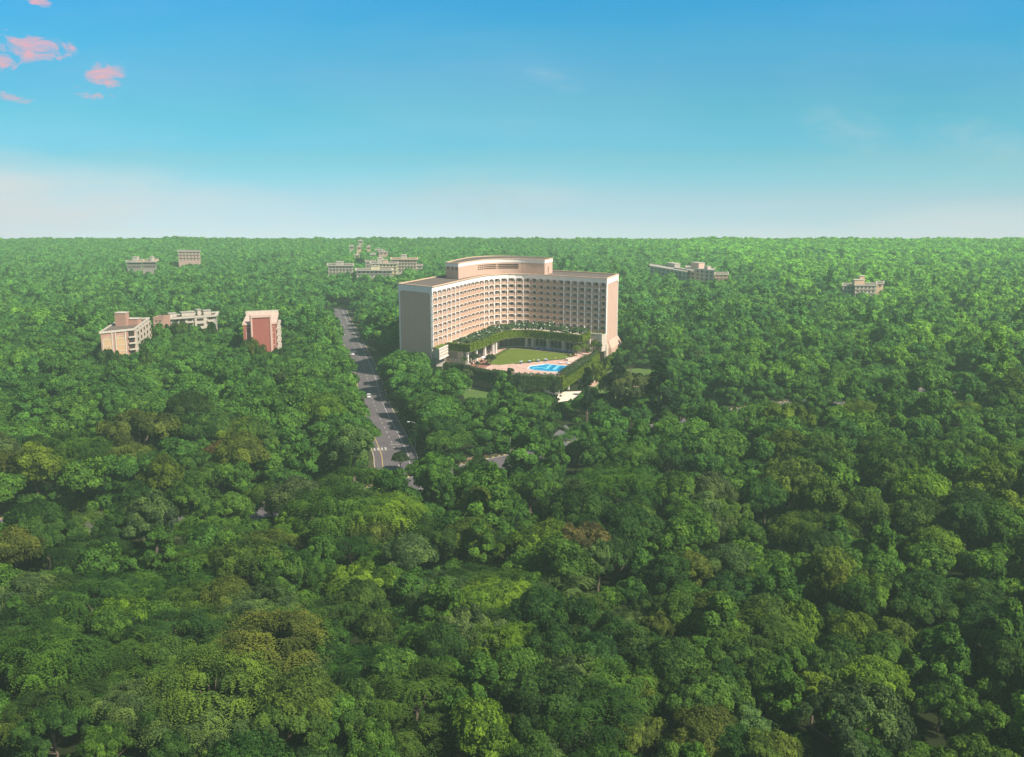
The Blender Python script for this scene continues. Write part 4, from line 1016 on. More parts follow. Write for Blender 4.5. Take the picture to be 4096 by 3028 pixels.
#@@BLDG
# ------------------------------------------------------------------ other buildings
KEEP = []      # (outline on the sight sphere, plan distance) of things that trees in front must leave visible
FOOT = []      # plan polygons kept free of trees
def bldg(name, poly, z1, label, wall, roofm='roof', cop='offwhite', over=0.5):
    """poly: plan outline, first edge = the front left to right"""
    o0 = poly[0]; e = empty(name, (o0[0], o0[1], 0), 0, label, 'building'); P = [(p[0] - o0[0], p[1] - o0[1]) for p in poly]
    mb = MB(); mb.prism(P, 0, z1 - 0.01, 0, top=False); mb.build('wall', wall, e)
    mb = MB(); mb.prism(P, z1 - 0.02, z1, 0); mb.build('roof', roofm, e)
    mb = MB(); coping(P, z1 - 0.45, z1 + 0.5, over, 0.2, mb); mb.build('parapet', cop, e)
    FOOT.append(poly); return e, P
def wins(e, a, b, z1, rows, cols, ww, wh, st=3.2, mg=0.8, frame='offwhite', glass='dark', first=1.1, skip=(), wm=None, nm='window'):
    L, t, n = nrm2(a, b); me = MB(); me.box((0, 0), (1, 0), (0, -1), -ww / 2, ww / 2, 0.0, 0.05, -wh, 0, 1)
    me.box((0, 0), (1, 0), (0, -1), -ww / 2 - 0.15, ww / 2 + 0.15, 0, 0.18, 0, 0.16, 0); me.box((0, 0), (1, 0), (0, -1), -ww / 2 - 0.15, ww / 2 + 0.15, 0, 0.22, -wh - 0.18, -wh, 0); me.box((0, 0), (1, 0), (0, -1), -0.05, 0.05, 0.05, 0.1, -wh, 0, 0)
    me = me.mesh(nm, [frame, glass]); ang = math.atan2(t[1], t[0])
    for r_ in range(rows):
        for c in range(cols):
            if (r_, c) in skip: continue
            x = mg + (L - 2 * mg) * (c + 0.5) / cols
            link(nm, me, e, (a[0] + t[0] * x + n[0] * 0.02, a[1] + t[1] * x + n[1] * 0.02, z1 - first - st * r_), ang)
def bands(e, a, b, zs, th, out, mat, nm='floor_band', x0=0.0, x1=0.0):
    L, t, n = nrm2(a, b)
    for z in zs: mb = MB(); mb.box(a, t, n, x0, L - x1, 0.02, out, z, z + th); mb.build(nm, mat, e)
def boxon(e, o, t, n, x0, x1, y0, y1, z0, z1, mat, nm='rooftop_block', cap=None):
    mb = MB(); mb.box(o, t, n, x0, x1, y0, y1, z0, z1, 0)
    if cap: mb.box(o, t, n, x0 - 0.3, x1 + 0.3, y0 - 0.3, y1 + 0.3, z1, z1 + 0.3, 1)
    mb.build(nm, [mat, cap] if cap else mat, e)
# brick apartment block with two blind arches
A0 = U(401.5, 1331, 25); A1 = U(536, 1317, 25); A2 = U(595, 1273, 25); A2 = (A1[0] + (A2[0] - A1[0]), A2[1]); A3 = (A0[0] + A2[0] - A1[0], A0[1] + A2[1] - A1[1])
e, P = bldg('brick_apartment_block', [A0, A1, A2, A3], 25, 'tall pink brick block with two blind arches at the left among the trees', 'pinkbrick', 'roof', 'offwhite', 0.5)
L, t, n = nrm2(P[0], P[1])
for xa, xb in ((0.8, 4.3), (6.2, 9.9)):
    xa, xb = xa / 13 * L * 0.92, xb / 13 * L * 0.92
    mb = MB(); mb.box(P[0], t, n, xa, xb, 0.02, 0.12, 0, 21.0, 0); c_ = (xa + xb) / 2; r_ = (xb - xa) / 2
    prof = [(c_ + r_ * math.cos(math.pi * k / 12), 21.0 + r_ * 0.7 * math.sin(math.pi * k / 12)) for k in range(13)]
    mb.extr(P[0], t, n, prof, 0.02, 0.12, 0)
    for z in (11.6, 14.7, 17.8, 20.9): mb.box(P[0], t, n, xa, xb, 0.12, 0.25, z, z + 0.25, 1)
    for k in range(12):
        a0, a1 = math.pi * k / 12, math.pi * (k + 1) / 12
        mb.extr(P[0], t, n, [(c_ + r_ * math.cos(a0), 21 + r_ * 0.7 * math.sin(a0)), (c_ + r_ * math.cos(a1), 21 + r_ * 0.7 * math.sin(a1)), (c_ + (r_ + 0.25) * math.cos(a1), 21 + (r_ * 0.7 + 0.25) * math.sin(a1)), (c_ + (r_ + 0.25) * math.cos(a0), 21 + (r_ * 0.7 + 0.25) * math.sin(a0))], 0.02, 0.3, 1)
    mb.box(P[0], t, n, xa - 0.55, xa, 0.02, 0.35, 0, 24.4, 1) if xa > 3 else mb.box(P[0], t, n, xa - 0.5, xa, 0.02, 0.3, 0, 21, 1)
    mb.box(P[0], t, n, xb, xb + 0.6, 0.02, 0.35, 0, 24.4, 1)
    mb.build('arched_panel', ['ochre', 'offwhite'], e)
mb = MB(); mb.box(P[0], t, n, L * 0.82, L - 0.15, -0.5, 0.1, 0, 24.3, 0)
for z in (8.6, 11.7, 14.8, 17.9, 21.0): mb.box(P[0], t, n, L * 0.80, L + 0.6, -0.5, 0.9, z, z + 0.7, 1)
mb.build('corner_balcony', ['dark', 'offwhite'], e)
L2, t2, n2 = nrm2(P[1], P[2])
for k in range(5):
    x0 = L2 * (0.02 + 0.2 * k); mb = MB(); mb.box(P[1], t2, n2, x0, x0 + L2 * 0.10, 0.0, 1.3, 0, 24.2, 0)
    for z in (6.5, 9.6, 12.7, 15.8, 18.9, 22.0): mb.box(P[1], t2, n2, x0 + 0.5, x0 + L2 * 0.10 - 0.5, 1.3, 1.36, z, z + 1.5, 1)
    mb.build('balcony_tower', ['offwhite', 'dark'], e)
    mb = MB()
    for z in (6.2, 9.3, 12.4, 15.5, 18.6, 21.7): mb.box(P[1], t2, n2, x0 + L2 * 0.10, x0 + L2 * 0.19, 0.0, 1.0, z, z + 0.8, 0); mb.box(P[1], t2, n2, x0 + L2 * 0.10, x0 + L2 * 0.19, 0.0, 0.05, z + 0.9, z + 2.3, 1)
    mb.build('balcony', ['cream', 'dark'], e)
tb = (t2[0], t2[1])
for q in ((462, 504, 1304, 1266, 31.5), (508, 552, 1300, 1283, 28.0)):
    w0 = U(q[0], q[2], 25); w1 = U(q[1], q[2], 25); mb = MB(); o_ = (w0[0] - A0[0], w0[1] - A0[1]); mb.box(o_, (1, 0), (0, -1), 0, w1[0] - w0[0], -5, 0, 25, q[4], 0); mb.box(o_, (1, 0), (0, -1), -0.2, w1[0] - w0[0] + 0.2, -5.2, 0.2, q[4], q[4] + 0.25, 1)
    mb.build('stair_tower', ['pinkbrick', 'offwhite'], e)
# low brick block
B0, B1 = U(612, 1272, 20), U(652, 1271, 20)
e, P = bldg('small_brick_block', [B0, B1, (B1[0] + 1, B1[1] + 9), (B0[0] + 1, B0[1] + 9)], 20, 'small square brick block between the arched block and the pale building', 'pinkbrick', cop='pinkbrick', over=0.1)
wins(e, P[0], P[1], 20, 2, 2, 0.8, 1.5, glass='dark'); bands(e, P[0], P[1], (16.6, 13.3), 0.35, 0.3, 'offwhite')
# pale flat-roofed building behind trees
B0, B1 = U(683, 1274, 18), U(860, 1262, 18)
e, P = bldg('pale_apartment_building', [B0, B1, (B1[0] - 3, B1[1] + 14), (B0[0] - 3, B0[1] + 14)], 18, 'wide grey white flat roofed building half hidden by trees', 'concrete', cop='offwhite', over=1.3)
L, t, n = nrm2(P[0], P[1]); wins(e, P[0], P[1], 18, 4, 6, 2.2, 1.5)
mb = MB(); mb.box(P[0], t, n, L * 0.52, L * 0.80, 0.05, 1.2, 0, 17.3); mb.build('bay_wall', 'offwhite', e)
for z in (5.2, 8.4, 11.6, 14.8):
    mb = MB(); mb.box(P[0], t, n, L * 0.80, L * 0.93, 0.05, 2.2, z, z + 0.9); mb.build('balcony', 'offwhite', e); mb = MB(); mb.box(P[0], t, n, L * 0.30, L * 0.50, 0.05, 1.6, z, z + 0.7); mb.build('balcony', 'offwhite', e)
    mb = MB(); mb.box(P[0], t, n, L * 0.57, L * 0.72, 1.2, 1.3, z + 0.9, z + 2.3); mb.build('window', 'dark', e)
for a, b, h in ((0.02, 0.18, 2.0), (0.3, 0.6, 2.2), (0.66, 0.74, 3.2), (0.8, 0.97, 2.4)): boxon(e, P[0], t, n, L * a, L * b, -10, -6, 18, 18 + h, 'offwhite', cap='concrete')
# red brick tower
T0 = U(972, 1298, 27.5); T1 = U(1104, 1292, 27.5); dx, dy = -3.0, 34.0
T2 = U(1112, 1254, 27.5); T3 = U(990, 1259, 27.5)
zt = 27.5
e, P = bldg('red_brick_tower', [T0, T1, T2, T3], zt, 'dark red brick tower with pale slanted roof edge left of the road', 'brick', 'pinkish', 'pinkish', 0.35)
L, t, n = nrm2(P[0], P[1])
mb = MB(); mb.box(P[0], t, n, L * 0.27, L * 0.80, -3.0, 2.2, 0, zt + 3.2, 0)
mb.build('projecting_bay', 'brick', e)
for a in (0.22, 0.80): mb = MB(); mb.box(P[0], t, n, L * a, L * a + L * 0.05, -3.0, 2.5, 0, zt + 3.4); mb.build('white_fin', 'pinkish', e)
mb = MB(); mb.box(P[0], t, n, L * 0.22, L * 0.85, -3.2, 2.6, zt + 3.4, zt + 4.6); mb.build('fin_cap', 'pinkish', e)
mb = MB(); mb.prism([P[0], P[1], P[2], P[3]], zt + 0.5, zt + 0.6, 0); mb.build('roof', 'pinkish', e)
mb = MB(); coping([P[3], P[2], (P[2][0], P[2][1] - 3), (P[3][0], P[3][1] - 3)], zt + 0.6, zt + 2.0, 0.2, 0.3, mb); mb.build('parapet', 'offwhite', e)
for x0, x1 in ((0.08, 0.205), (0.875, 0.96)):
    mb = MB()
    for z in np.arange(4.0, 26.5, 3.1): mb.box(P[0], t, n, L * x0, L * x1, 0.02, 0.15, z, z + 0.22)
    for x in (x0, x1): mb.box(P[0], t, n, L * x - 0.1, L * x + 0.1, 0.15, 0.2, 0, 25.2)
    mb.build('brick_panel_trim', 'pinkish', e)
L2, t2, n2 = nrm2(P[1], P[2])
for k in range(4):
    for z in np.arange(5.0, 25, 3.1):
        mb = MB(); mb.box(P[1], t2, n2, L2 * (0.05 + 0.24 * k), L2 * (0.17 + 0.24 * k), 0, 1.5, z, z + 1.0, 0); mb.box(P[1], t2, n2, L2 * (0.05 + 0.24 * k), L2 * (0.17 + 0.24 * k), 0, 0.1, z + 1.0, z + 2.4, 1); mb.build('balcony', ['offwhite', 'dark'], e)
# far buildings
def farb(name, px0, px1, py, zr, dep, label, wall, rows, cols, blocks=(), cop='offwhite', over=0.6, roofm='roof', skew=0.0, ww=1.6, py1=None):
    a = U(px0, py, zr); b = U(px1, py if py1 is None else py1, zr)
    c = (b[0] + dep * (b[0] / b[1]) + skew, b[1] + dep); d = (a[0] + dep * (a[0] / a[1]) + skew, a[1] + dep)
    e, P = bldg(name, [a, b, c, d], zr, label, wall, roofm, cop, over)
    L, t, n = nrm2(P[0], P[1]); wins(e, P[0], P[1], zr, rows, cols, ww, 1.5)
    bands(e, P[0], P[1], [zr - 3.45 - 3.2 * k for k in range(rows - 1)], 0.3, 0.5, cop)
    for x0, x1, y0, y1, h, mt in blocks: boxon(e, P[0], t, n, L * x0, L * x1, -y1, -y0, zr, zr + h, mt, cap='offwhite')
    return e
farb('apartment_building', 508, 566, 1048, 19, 16, 'left half of the twin cream building far left near the horizon', 'concrete', 2, 6, ((0.3, 0.62, 3, 9, 4.5, 'offwhite'), (0.65, 0.95, 6, 11, 1.8, 'cream')), over=1.0)
farb('apartment_building', 569, 624, 1047, 19, 16, 'right half of the twin cream building far left near the horizon', 'concrete', 2, 6, ((0.5, 0.66, 3, 9, 4.5, 'offwhite'), (0.1, 0.9, 8, 12, 1.8, 'cream')), over=1.0)
farb('apartment_building', 712, 800, 1006, 24, 16, 'pinkish grey square block, highest and farthest on the left', 'pinkish', 3, 6, ((0.0, 0.22, 2, 8, 0.9, 'offwhite'),), ww=1.0)
farb('apartment_building', 1312, 1412, 1062, 18, 20, 'low cream building with grey roof at the left of the far centre cluster', 'offwhite', 3, 7, ((0.28, 0.55, 4, 10, 3.2, 'offwhite'),), over=1.0)
farb('apartment_building', 1426, 1566, 1081, 16.5, 16, 'lowest long white banded building at the front of the far cluster', 'offwhite', 2, 8, ((0.4, 0.62, 3, 9, 3.4, 'yellowwall'),), over=1.4)
farb('apartment_building', 1484, 1590, 1054, 21, 16, 'stepped yellowish building with roof tower in the middle of the far cluster', 'yellowwall', 4, 7, ((0.22, 0.42, 3, 9, 4.8, 'offwhite'), (0.44, 0.6, 3, 8, 2.8, 'cream')), over=1.0)
farb('apartment_building', 1462, 1500, 1047, 19, 18, 'small grey building tucked behind the stepped yellowish one', 'offwhite', 3, 3, (), over=0.5)
farb('apartment_building', 1566, 1668, 1037, 22, 16, 'pinkish long building with roof hut at the right of the far cluster', 'offwhite', 4, 8, ((0.36, 0.56, 3, 9, 4.0, 'offwhite'),), cop='cream', over=1.2)
farb('apartment_building', 1625, 1690, 1062, 14, 12, 'small concrete block below the pinkish long building', 'concrete', 2, 4)
for k, (px, py, z, wd, mt, lb) in enumerate(((1442, 964, 16, 8, 'offwhite', 'tiny white house, topmost speck near the horizon'), (1406, 985, 16, 8, 'offwhite', 'tiny pale house, leftmost of the horizon specks'), (1436, 988, 17, 9, 'cream', 'tiny cream house between two pale horizon specks'), (1474, 988, 16, 7, 'cream', 'tiny cream house right of the horizon specks'),
                                   (1428, 1020, 15, 10, 'yellowwall', 'tiny pale yellow house above the dark round tree'), (1492, 1018, 15, 10, 'offwhite', 'tiny white house above the stepped cluster'), (1533, 1008, 16, 18, 'pinkish', 'pinkish low house near the horizon right of the specks'), (1515, 1000, 15, 14, 'concrete', 'grey low house near the horizon beside the pinkish one'))):
    farb('house', px - wd, px + wd, py, z, 10, lb, mt, 1, 2, ((0.3, 0.6, 2, 6, 2.0, mt),))
farb('apartment_building', 2600, 2748, 1064, 18, 26, 'left long wing of the weathered white building far right of the hotel', 'offwhite', 4, 9, ((0.12, 0.32, 14, 20, 3.4, 'offwhite'), (0.45, 0.9, 8, 11, 0.9, 'offwhite')), roofm='concrete', over=0.5, py1=1089, ww=3.2)
farb('apartment_building', 2744, 2858, 1071, 20, 24, 'middle wing of the weathered white building, with roof hut', 'offwhite', 4, 6, ((0.0, 0.28, 6, 13, 4.6, 'pinkish'), (0.5, 0.62, 5, 9, 2.4, 'offwhite')), roofm='concrete', over=0.5, py1=1083, ww=2.4)
farb('apartment_building', 2860, 2912, 1097, 15, 18, 'small pinkish annex at the right end of the weathered white building', 'pinkbrick', 3, 3, ())
farb('apartment_building', 3372, 3420, 1142, 14, 16, 'left wing of the isolated cream building at far right', 'offwhite', 3, 3, (), over=0.6)
farb('apartment_building', 3421, 3506, 1141, 15, 16, 'main part of the isolated cream building with stepped roof huts', 'offwhite', 3, 5, ((0.0, 0.28, 2, 8, 4.0, 'cream'), (0.32, 0.5, 6, 11, 3.6, 'cream'), (0.42, 0.66, 11, 15, 6.4, 'cream')), over=0.6)
farb('apartment_building', 3507, 3534, 1134, 14.5, 16, 'narrow tan right end of the isolated cream building', 'cream', 1, 1, ())
#@@TREES
# ------------------------------------------------------------------ where trees may stand
HOTELV = [(1588, 1130), (1590, 1412), (1616, 1432), (1728, 1442), (1740, 1452), (1766, 1456), (1840, 1466), (1875, 1474), (1990, 1474), (1992, 1462), (2098, 1460), (2118, 1476), (2075, 1500), (2046, 1507), (2046, 1542), (2140, 1552), (2222, 1562),
          (2222, 1590), (2255, 1602), (2300, 1590), (2336, 1566), (2350, 1520), (2352, 1470), (2385, 1405), (2428, 1402), (2482, 1376), (2482, 1090), (2210, 1020), (1830, 1025), (1590, 1130)]
ROADV = [(1336, 1215), (1340, 1250), (1350, 1300), (1372, 1335), (1392, 1380), (1398, 1430), (1410, 1480), (1414, 1510), (1436, 1570), (1446, 1612), (1484, 1660), (1505, 1730), (1492, 1770), (1480, 1806), (1528, 1800), (1560, 1820), (1600, 1840), (1640, 1822), (1655, 1800),
         (1600, 1722), (1566, 1672), (1542, 1632), (1514, 1592), (1508, 1540), (1470, 1482), (1452, 1430), (1430, 1365), (1392, 1330), (1385, 1290), (1370, 1262), (1364, 1215)]
KEEP = [(HOTELV, 446, 'hotel'), (ROADV, 330, 'road'),
        ([(402, 1325), (535, 1312), (595, 1270), (596, 1310), (588, 1350), (565, 1390), (536, 1430), (522, 1420), (475, 1400), (460, 1370), (402, 1372)], 470, 'b'),
        ([(455, 1262), (505, 1262), (550, 1280), (550, 1300), (455, 1305)], 470, 'b'),
        ([(612, 1270), (652, 1268), (652, 1305), (615, 1305)], 560, 'b'),
        ([(682, 1255), (858, 1245), (860, 1275), (832, 1322), (778, 1320), (760, 1290), (684, 1278)], 570, 'b'),
        ([(970, 1300), (1000, 1252), (1110, 1250), (1112, 1300), (1104, 1400), (1090, 1408), (1072, 1370), (1055, 1330), (1010, 1325), (990, 1345), (970, 1340)], 490, 'b'),
        ([(510, 1025), (624, 1025), (624, 1060), (510, 1060)], 1030, 'b'), ([(712, 1000), (800, 1000), (800, 1036), (716, 1036)], 1170, 'b'),
        ([(1312, 1050), (1410, 1050), (1412, 1072), (1390, 1078), (1315, 1078)], 965, 'b'), ([(1428, 1076), (1564, 1076), (1560, 1091), (1430, 1091)], 915, 'b'),
        ([(1484, 1030), (1590, 1040), (1588, 1070), (1484, 1070)], 960, 'b'), ([(1566, 1022), (1668, 1030), (1666, 1058), (1566, 1058)], 1030, 'b'), ([(1627, 1060), (1688, 1060), (1680, 1076), (1630, 1076)], 850, 'b'),
        ([(1400, 958), (1480, 958), (1480, 995), (1400, 995)], 1250, 'b'), ([(1420, 1012), (1500, 1012), (1550, 1000), (1550, 1016), (1500, 1028), (1420, 1028)], 1050, 'b'),
        ([(2600, 1055), (2740, 1060), (2912, 1085), (2912, 1112), (2850, 1112), (2780, 1092), (2740, 1098), (2690, 1110), (2600, 1078)], 885, 'b'),
        ([(3374, 1130), (3420, 1108), (3480, 1108), (3534, 1130), (3534, 1166), (3480, 1172), (3374, 1168)], 804, 'b'),
        ([(2240, 1748), (2288, 1726), (2318, 1762), (2285, 1772), (2245, 1774)], 345, 'g'),
        ([(852, 2042), (1000, 2022), (1002, 2052), (860, 2085)], 275, 'r'), ([(1900, 1818), (2045, 1800), (2045, 1830), (1905, 1850)], 326, 'r'),
        ([(2950, 1605), (3008, 1600), (3008, 1640), (2985, 1666), (2950, 1640)], 405, 'r'), ([(3105, 1608), (3160, 1602), (3155, 1632), (3108, 1634)], 410, 'r'), ([(3640, 1552), (3700, 1548), (3700, 1570), (3640, 1576)], 440, 'r'), ([(3290, 1590), (3420, 1578), (3420, 1592), (3290, 1604)], 430, 'r'),
        ([(178, 2046), (240, 2046), (236, 2080), (180, 2078)], 262, 'r'), ([(1885, 1552), (1955, 1560), (1948, 1596), (1915, 1602), (1885, 1585)], 440, 'l'),
        ([(2372, 1530), (2392, 1502), (2436, 1498), (2440, 1560), (2400, 1574)], 455, 'l'), ([(2532, 1496), (2580, 1500), (2578, 1566), (2536, 1566)], 455, 'l'),
        ([(445, 1880), (900, 1830), (910, 1900), (500, 1960)], -1, 'x')]
KEEP += [([(2420, 1475), (2510, 1475), (2530, 1540), (2525, 1615), (2430, 1615), (2415, 1550)], 412, 't'), ([(2595, 1475), (2665, 1475), (2685, 1560), (2650, 1690), (2610, 1690), (2585, 1560)], 378, 't'), ([(2335, 1510), (2365, 1510), (2368, 1650), (2330, 1650)], 400, 't'), ([(2385, 1540), (2430, 1540), (2430, 1580), (2395, 1580)], 430, 't')]
KEEP = [k for k in KEEP if k[1] > 0]
FOOT += [front_in + BACK, DECK + [(46, 530), (20, 545), (-20, 530)], GATE, LAWNL, GARD, [U(2205, 1612, 0), U(2320, 1600, 0), U(2345, 1560, 0), U(2245, 1568, 0)]]
HBACK = [(-62, 476), (64, 505), (68, 560), (10, 590), (-30, 585), (-70, 490)]
FB = [(min(p[0] for p in f) - 9, max(p[0] for p in f) + 9, min(p[1] for p in f) - 9, max(p[1] for p in f) + 9, f) for f in FOOT]
def pdist(x, y, P, step=1):
    b = 1e9
    for i in range(0, len(P) - 1):
        ax, ay = P[i]; bx, by = P[i + 1]; dx, dy = bx - ax, by - ay; q = max(0, min(1, ((x - ax) * dx + (y - ay) * dy) / (dx * dx + dy * dy + 1e-9)))
        b = min(b, math.hypot(x - ax - dx * q, y - ay - dy * q))
    return b
KB = [(min(p[0] for p in k[0]), max(p[0] for p in k[0]), min(p[1] for p in k[0]), max(p[1] for p in k[0]), k[0], k[1]) for k in KEEP]
SAMP = [(0, 1.0), (0.55, 0.86), (-0.55, 0.86), (0.9, 0.6), (-0.9, 0.6), (0.75, 0.35), (-0.75, 0.35), (0, 0.5)]
def ok_site(x, y, r, h, tr=0.45):
    for x0, x1, y0, y1, f in FB:
        if x0 < x < x1 and y0 < y < y1:
            if inpoly(x, y, f): return False
            for k in range(8):
                if inpoly(x + r * tr * 1.5 * math.cos(k * 0.785), y + r * tr * 1.5 * math.sin(k * 0.785), f): return False
    if -190 < x < 20 and 250 < y < 900 and pdist(x, y, ROAD) < 8.4 + r * tr * 0.5: return False
    if 240 < y < 520 and pdist(x, y, XR) < 9.0: return False
    return True
RC_ = [(PR(p[0] + o_, p[1], 0), p[1]) for p in ROAD[5:] for o_ in (-3.0, 1.0, 4.0) if p[1] < 655]
def hides(x, y, r, h):
    if -190 < x < 0 and y > 300:
        a_ = PR(x, y, h); b_ = PR(x, y - r * 0.5, h * 0.3); c_ = PR(x + r * 0.72, y, h * 0.6)
        cx_, cy_ = a_[0], (a_[1] + b_[1]) / 2; rx_ = c_[0] - cx_; ry_ = (b_[1] - a_[1]) / 2
        for (qx, qy), yy_ in RC_:
            if y < yy_ and ((qx - cx_) / rx_) ** 2 + ((qy - cy_) / ry_) ** 2 < 0.9: return True
    pts = [PR(x + r * sx * 0.80, y - (r * 0.5 if sz < 0.9 else 0), h * sz) for sx, sz in SAMP]
    x0 = min(p[0] for p in pts); x1 = max(p[0] for p in pts); y0 = min(p[1] for p in pts); y1 = max(p[1] for p in pts)
    for a, b, c, d, f, dist in KB:
        if y > dist or x1 < a or x0 > b or y1 < c or y0 > d: continue
        for p in pts:
            if inpoly(p[0], p[1], f): return True
    return False
rt = random.Random(11)
from mathutils import noise as mnoise
def lowf(x, y): return mnoise.noise(Vector((x * 0.011, y * 0.011, 3.3))) * 0.5 + mnoise.noise(Vector((x * 0.035, y * 0.035, 7.3))) * 0.35
# jittered hexagonal sites, denser near the viewer
sites = []
def field(r0, r1, spc, margin=1.12):
    ny = int((r1 + 40) / (spc * 0.866)); 
    for iy in range(int(max(0, r0 * 0.75) / (spc * 0.866)), ny):
        y = iy * spc * 0.866; hw = y * 0.5144 * margin + 30; nx = int(hw / spc) + 1
        for ix in range(-nx, nx + 1):
            X_ = ix * spc + (spc / 2 if iy % 2 else 0) + rt.uniform(-0.34, 0.34) * spc; Y_ = y + rt.uniform(-0.34, 0.34) * spc
            q = math.hypot(X_, Y_) if Y_ < 300 else Y_
            if q < r0 or q >= r1: continue
            sites.append((X_, Y_, q, spc))
field(76, 250, 9.8); field(250, 620, 12.6); field(620, 950, 10.2); field(950, 1380, 8.6); field(1380, EDGE + 90, 7.6)
# regional character: (deep, mid, yellow green, olive, grey green, rust)
PALN = {'deep green': (0.029, 0.071, 0.015), 'mid green': (0.051, 0.109, 0.018), 'yellow green': (0.086, 0.150, 0.016), 'olive': (0.072, 0.106, 0.018), 'grey green': (0.064, 0.108, 0.034), 'rusty brown': (0.095, 0.085, 0.030)}
def region(x, y):
    px, py = PR(x, y, 9)
    if px > 3300 and py < 2200: return {'yellow green': 4, 'mid green': 5, 'deep green': 1.5}
    if py > 2450: return {'olive': 1.5, 'deep green': 3.4, 'mid green': 3.4, 'yellow green': 0.9, 'grey green': 1.2, 'rusty brown': 0.03}
    if py > 1950: return {'mid green': 3.4, 'deep green': 2.8, 'grey green': 1.6, 'yellow green': 0.9, 'olive': 0.9, 'rusty brown': 0.04}
    return {'deep green': 3.2, 'mid green': 3, 'olive': 1.0, 'yellow green': 1.0, 'grey green': 1.2, 'rusty brown': 0.12}
KINDS = {'broadleaf_tree': ('round', 5.3, 10.6), 'billowing_tree': ('billow', 5.2, 10.4), 'spreading_tree': ('spread', 6.4, 9.2), 'acacia_tree': ('feather', 6.6, 9.4), 'upright_tree': ('upright', 3.4, 13.2)}
trees = []
for X_, Y_, q, spc in sites:
    px, py = PR(X_, Y_, 9)
    kd = rt.choices(['broadleaf_tree', 'billowing_tree', 'spreading_tree', 'acacia_tree', 'upright_tree'], [3.4, 3.6, 1.3, 0.6, 1.0])[0]
    if py > 1950 and px < 2500 and rt.random() < 0.34: kd = 'acacia_tree'
    if q > 640 and kd == 'acacia_tree': kd = 'spreading_tree'
    if q > 1000 and kd == 'upright_tree': kd = 'broadleaf_tree'
    _, r0, h0 = KINDS[kd]
    s_ = rt.choice((rt.uniform(0.62, 0.95), rt.uniform(0.9, 1.28), rt.uniform(1.0, 1.22))) * (spc / 8.9) if q < 1300 else rt.uniform(0.92, 1.08) * 0.98; done = False
    s_ *= 1.0 + 0.45 * lowf(X_, Y_) + (0.30 if rt.random() < 0.06 and q < 1300 else 0)
    if not ok_site(X_, Y_, r0 * s_, h0 * s_): 
        if ok_site(X_, Y_, 2.0, 5): s_ = 0.42
        else: continue
    for att in range(7):
        if hides(X_, Y_, r0 * s_, h0 * s_): s_ *= 0.84
        else: done = True; break
    if not done: continue
    dd = region(X_, Y_); cn = rt.choices(list(dd), list(dd.values()))[0]
    trees.append([X_, Y_, q, s_, kd, cn, rt.uniform(0, 6.28)])
# the ones that show largest get to be separate trees
def size_on(tr):
    _, r0, h0 = KINDS[tr[4]]; px, py = PR(tr[0], tr[1], h0 * tr[3] * 0.8)
    if not (-60 < px < 4156 and py < 3090): return 0
    return r0 * tr[3] / tr[2]
NIND = 268
trees.sort(key=lambda t_: -size_on(t_))
ind, rest_t = trees[:NIND], trees[NIND:]
CRN = {}; TRK = {}
for kd, (kn, r0, h0) in KINDS.items():
    nv = {'round': 4, 'billow': 4, 'spread': 3, 'feather': 4, 'upright': 3}[kn]
    CRN[kd] = [crown_mesh('crown', kn, 10 * k + len(kd), 32000 if kn != 'feather' else 17000, {'feather': 0.165}.get(kn, 0.165), M['leaf_obj']) for k in range(nv)]
    TRK[kd] = [trunk_mesh('trunk', kn, 10 * k + len(kd)) for k in range(nv)]
ADJ = {'broadleaf_tree': 'rounded', 'billowing_tree': 'billowing', 'spreading_tree': 'flat spreading', 'acacia_tree': 'feathery', 'upright_tree': 'slim upright'}
def zone(px, py):
    if py > 2700: r_ = 'along the bottom edge'
    elif py > 2400: r_ = 'in the low foreground'
    elif py > 2100: r_ = 'in the middle foreground'
    else: r_ = 'behind the foreground canopy'
    c = 'far left' if px < 820 else 'left' if px < 1640 else 'centre' if px < 2460 else 'right' if px < 3280 else 'far right'
    return r_, c
grp = {}
for tr in ind:
    px, py = PR(tr[0], tr[1], KINDS[tr[4]][2] * tr[3] * 0.7); z_ = zone(px, py); grp.setdefault((tr[4], tr[5], z_), []).append((px, tr))
lab = {}
for (kd, cn, z_), lst in grp.items():
    lst.sort(key=lambda p: p[0])
    for i, (px, tr) in enumerate(lst):
        base = '%s %s tree %s, %s' % (cn, ADJ[kd], z_[0], z_[1])
        if len(lst) > 1: base += ', ' + ('leftmost' if i == 0 else 'rightmost' if i == len(lst) - 1 else NUM[i] + ' from left') + (' of such' if len(base.split()) < 13 else '')
        lab[id(tr)] = base
def add_tree(name, x, y, z, s_, rz, crown, trunk, colr, label, group=None, sz=None, cat_='tree', barkmat=None):
    e = empty(name, (x, y, z), rz, label, cat_, group); e.scale = (s_, s_, sz or s_)
    c = link('crown', crown, e); link('trunk', trunk, e)
    c.color = (*colr, 1); return e
def vary(c, rr, k=0.18):
    f = 1 + rr.uniform(-k, k); return tuple(max(0.005, v * f * (1 + rr.uniform(-0.10, 0.10))) for v in c)
for tr in ind:
    X_, Y_, q, s_, kd, cn, rz = tr; k = rt.randrange(len(CRN[kd]))
    add_tree(kd, X_, Y_, 0, s_, rz, CRN[kd][k], TRK[kd][k], vary(PALN[cn], rt), lab[id(tr)], 'trees of the foreground forest', s_ * rt.uniform(0.9, 1.12))
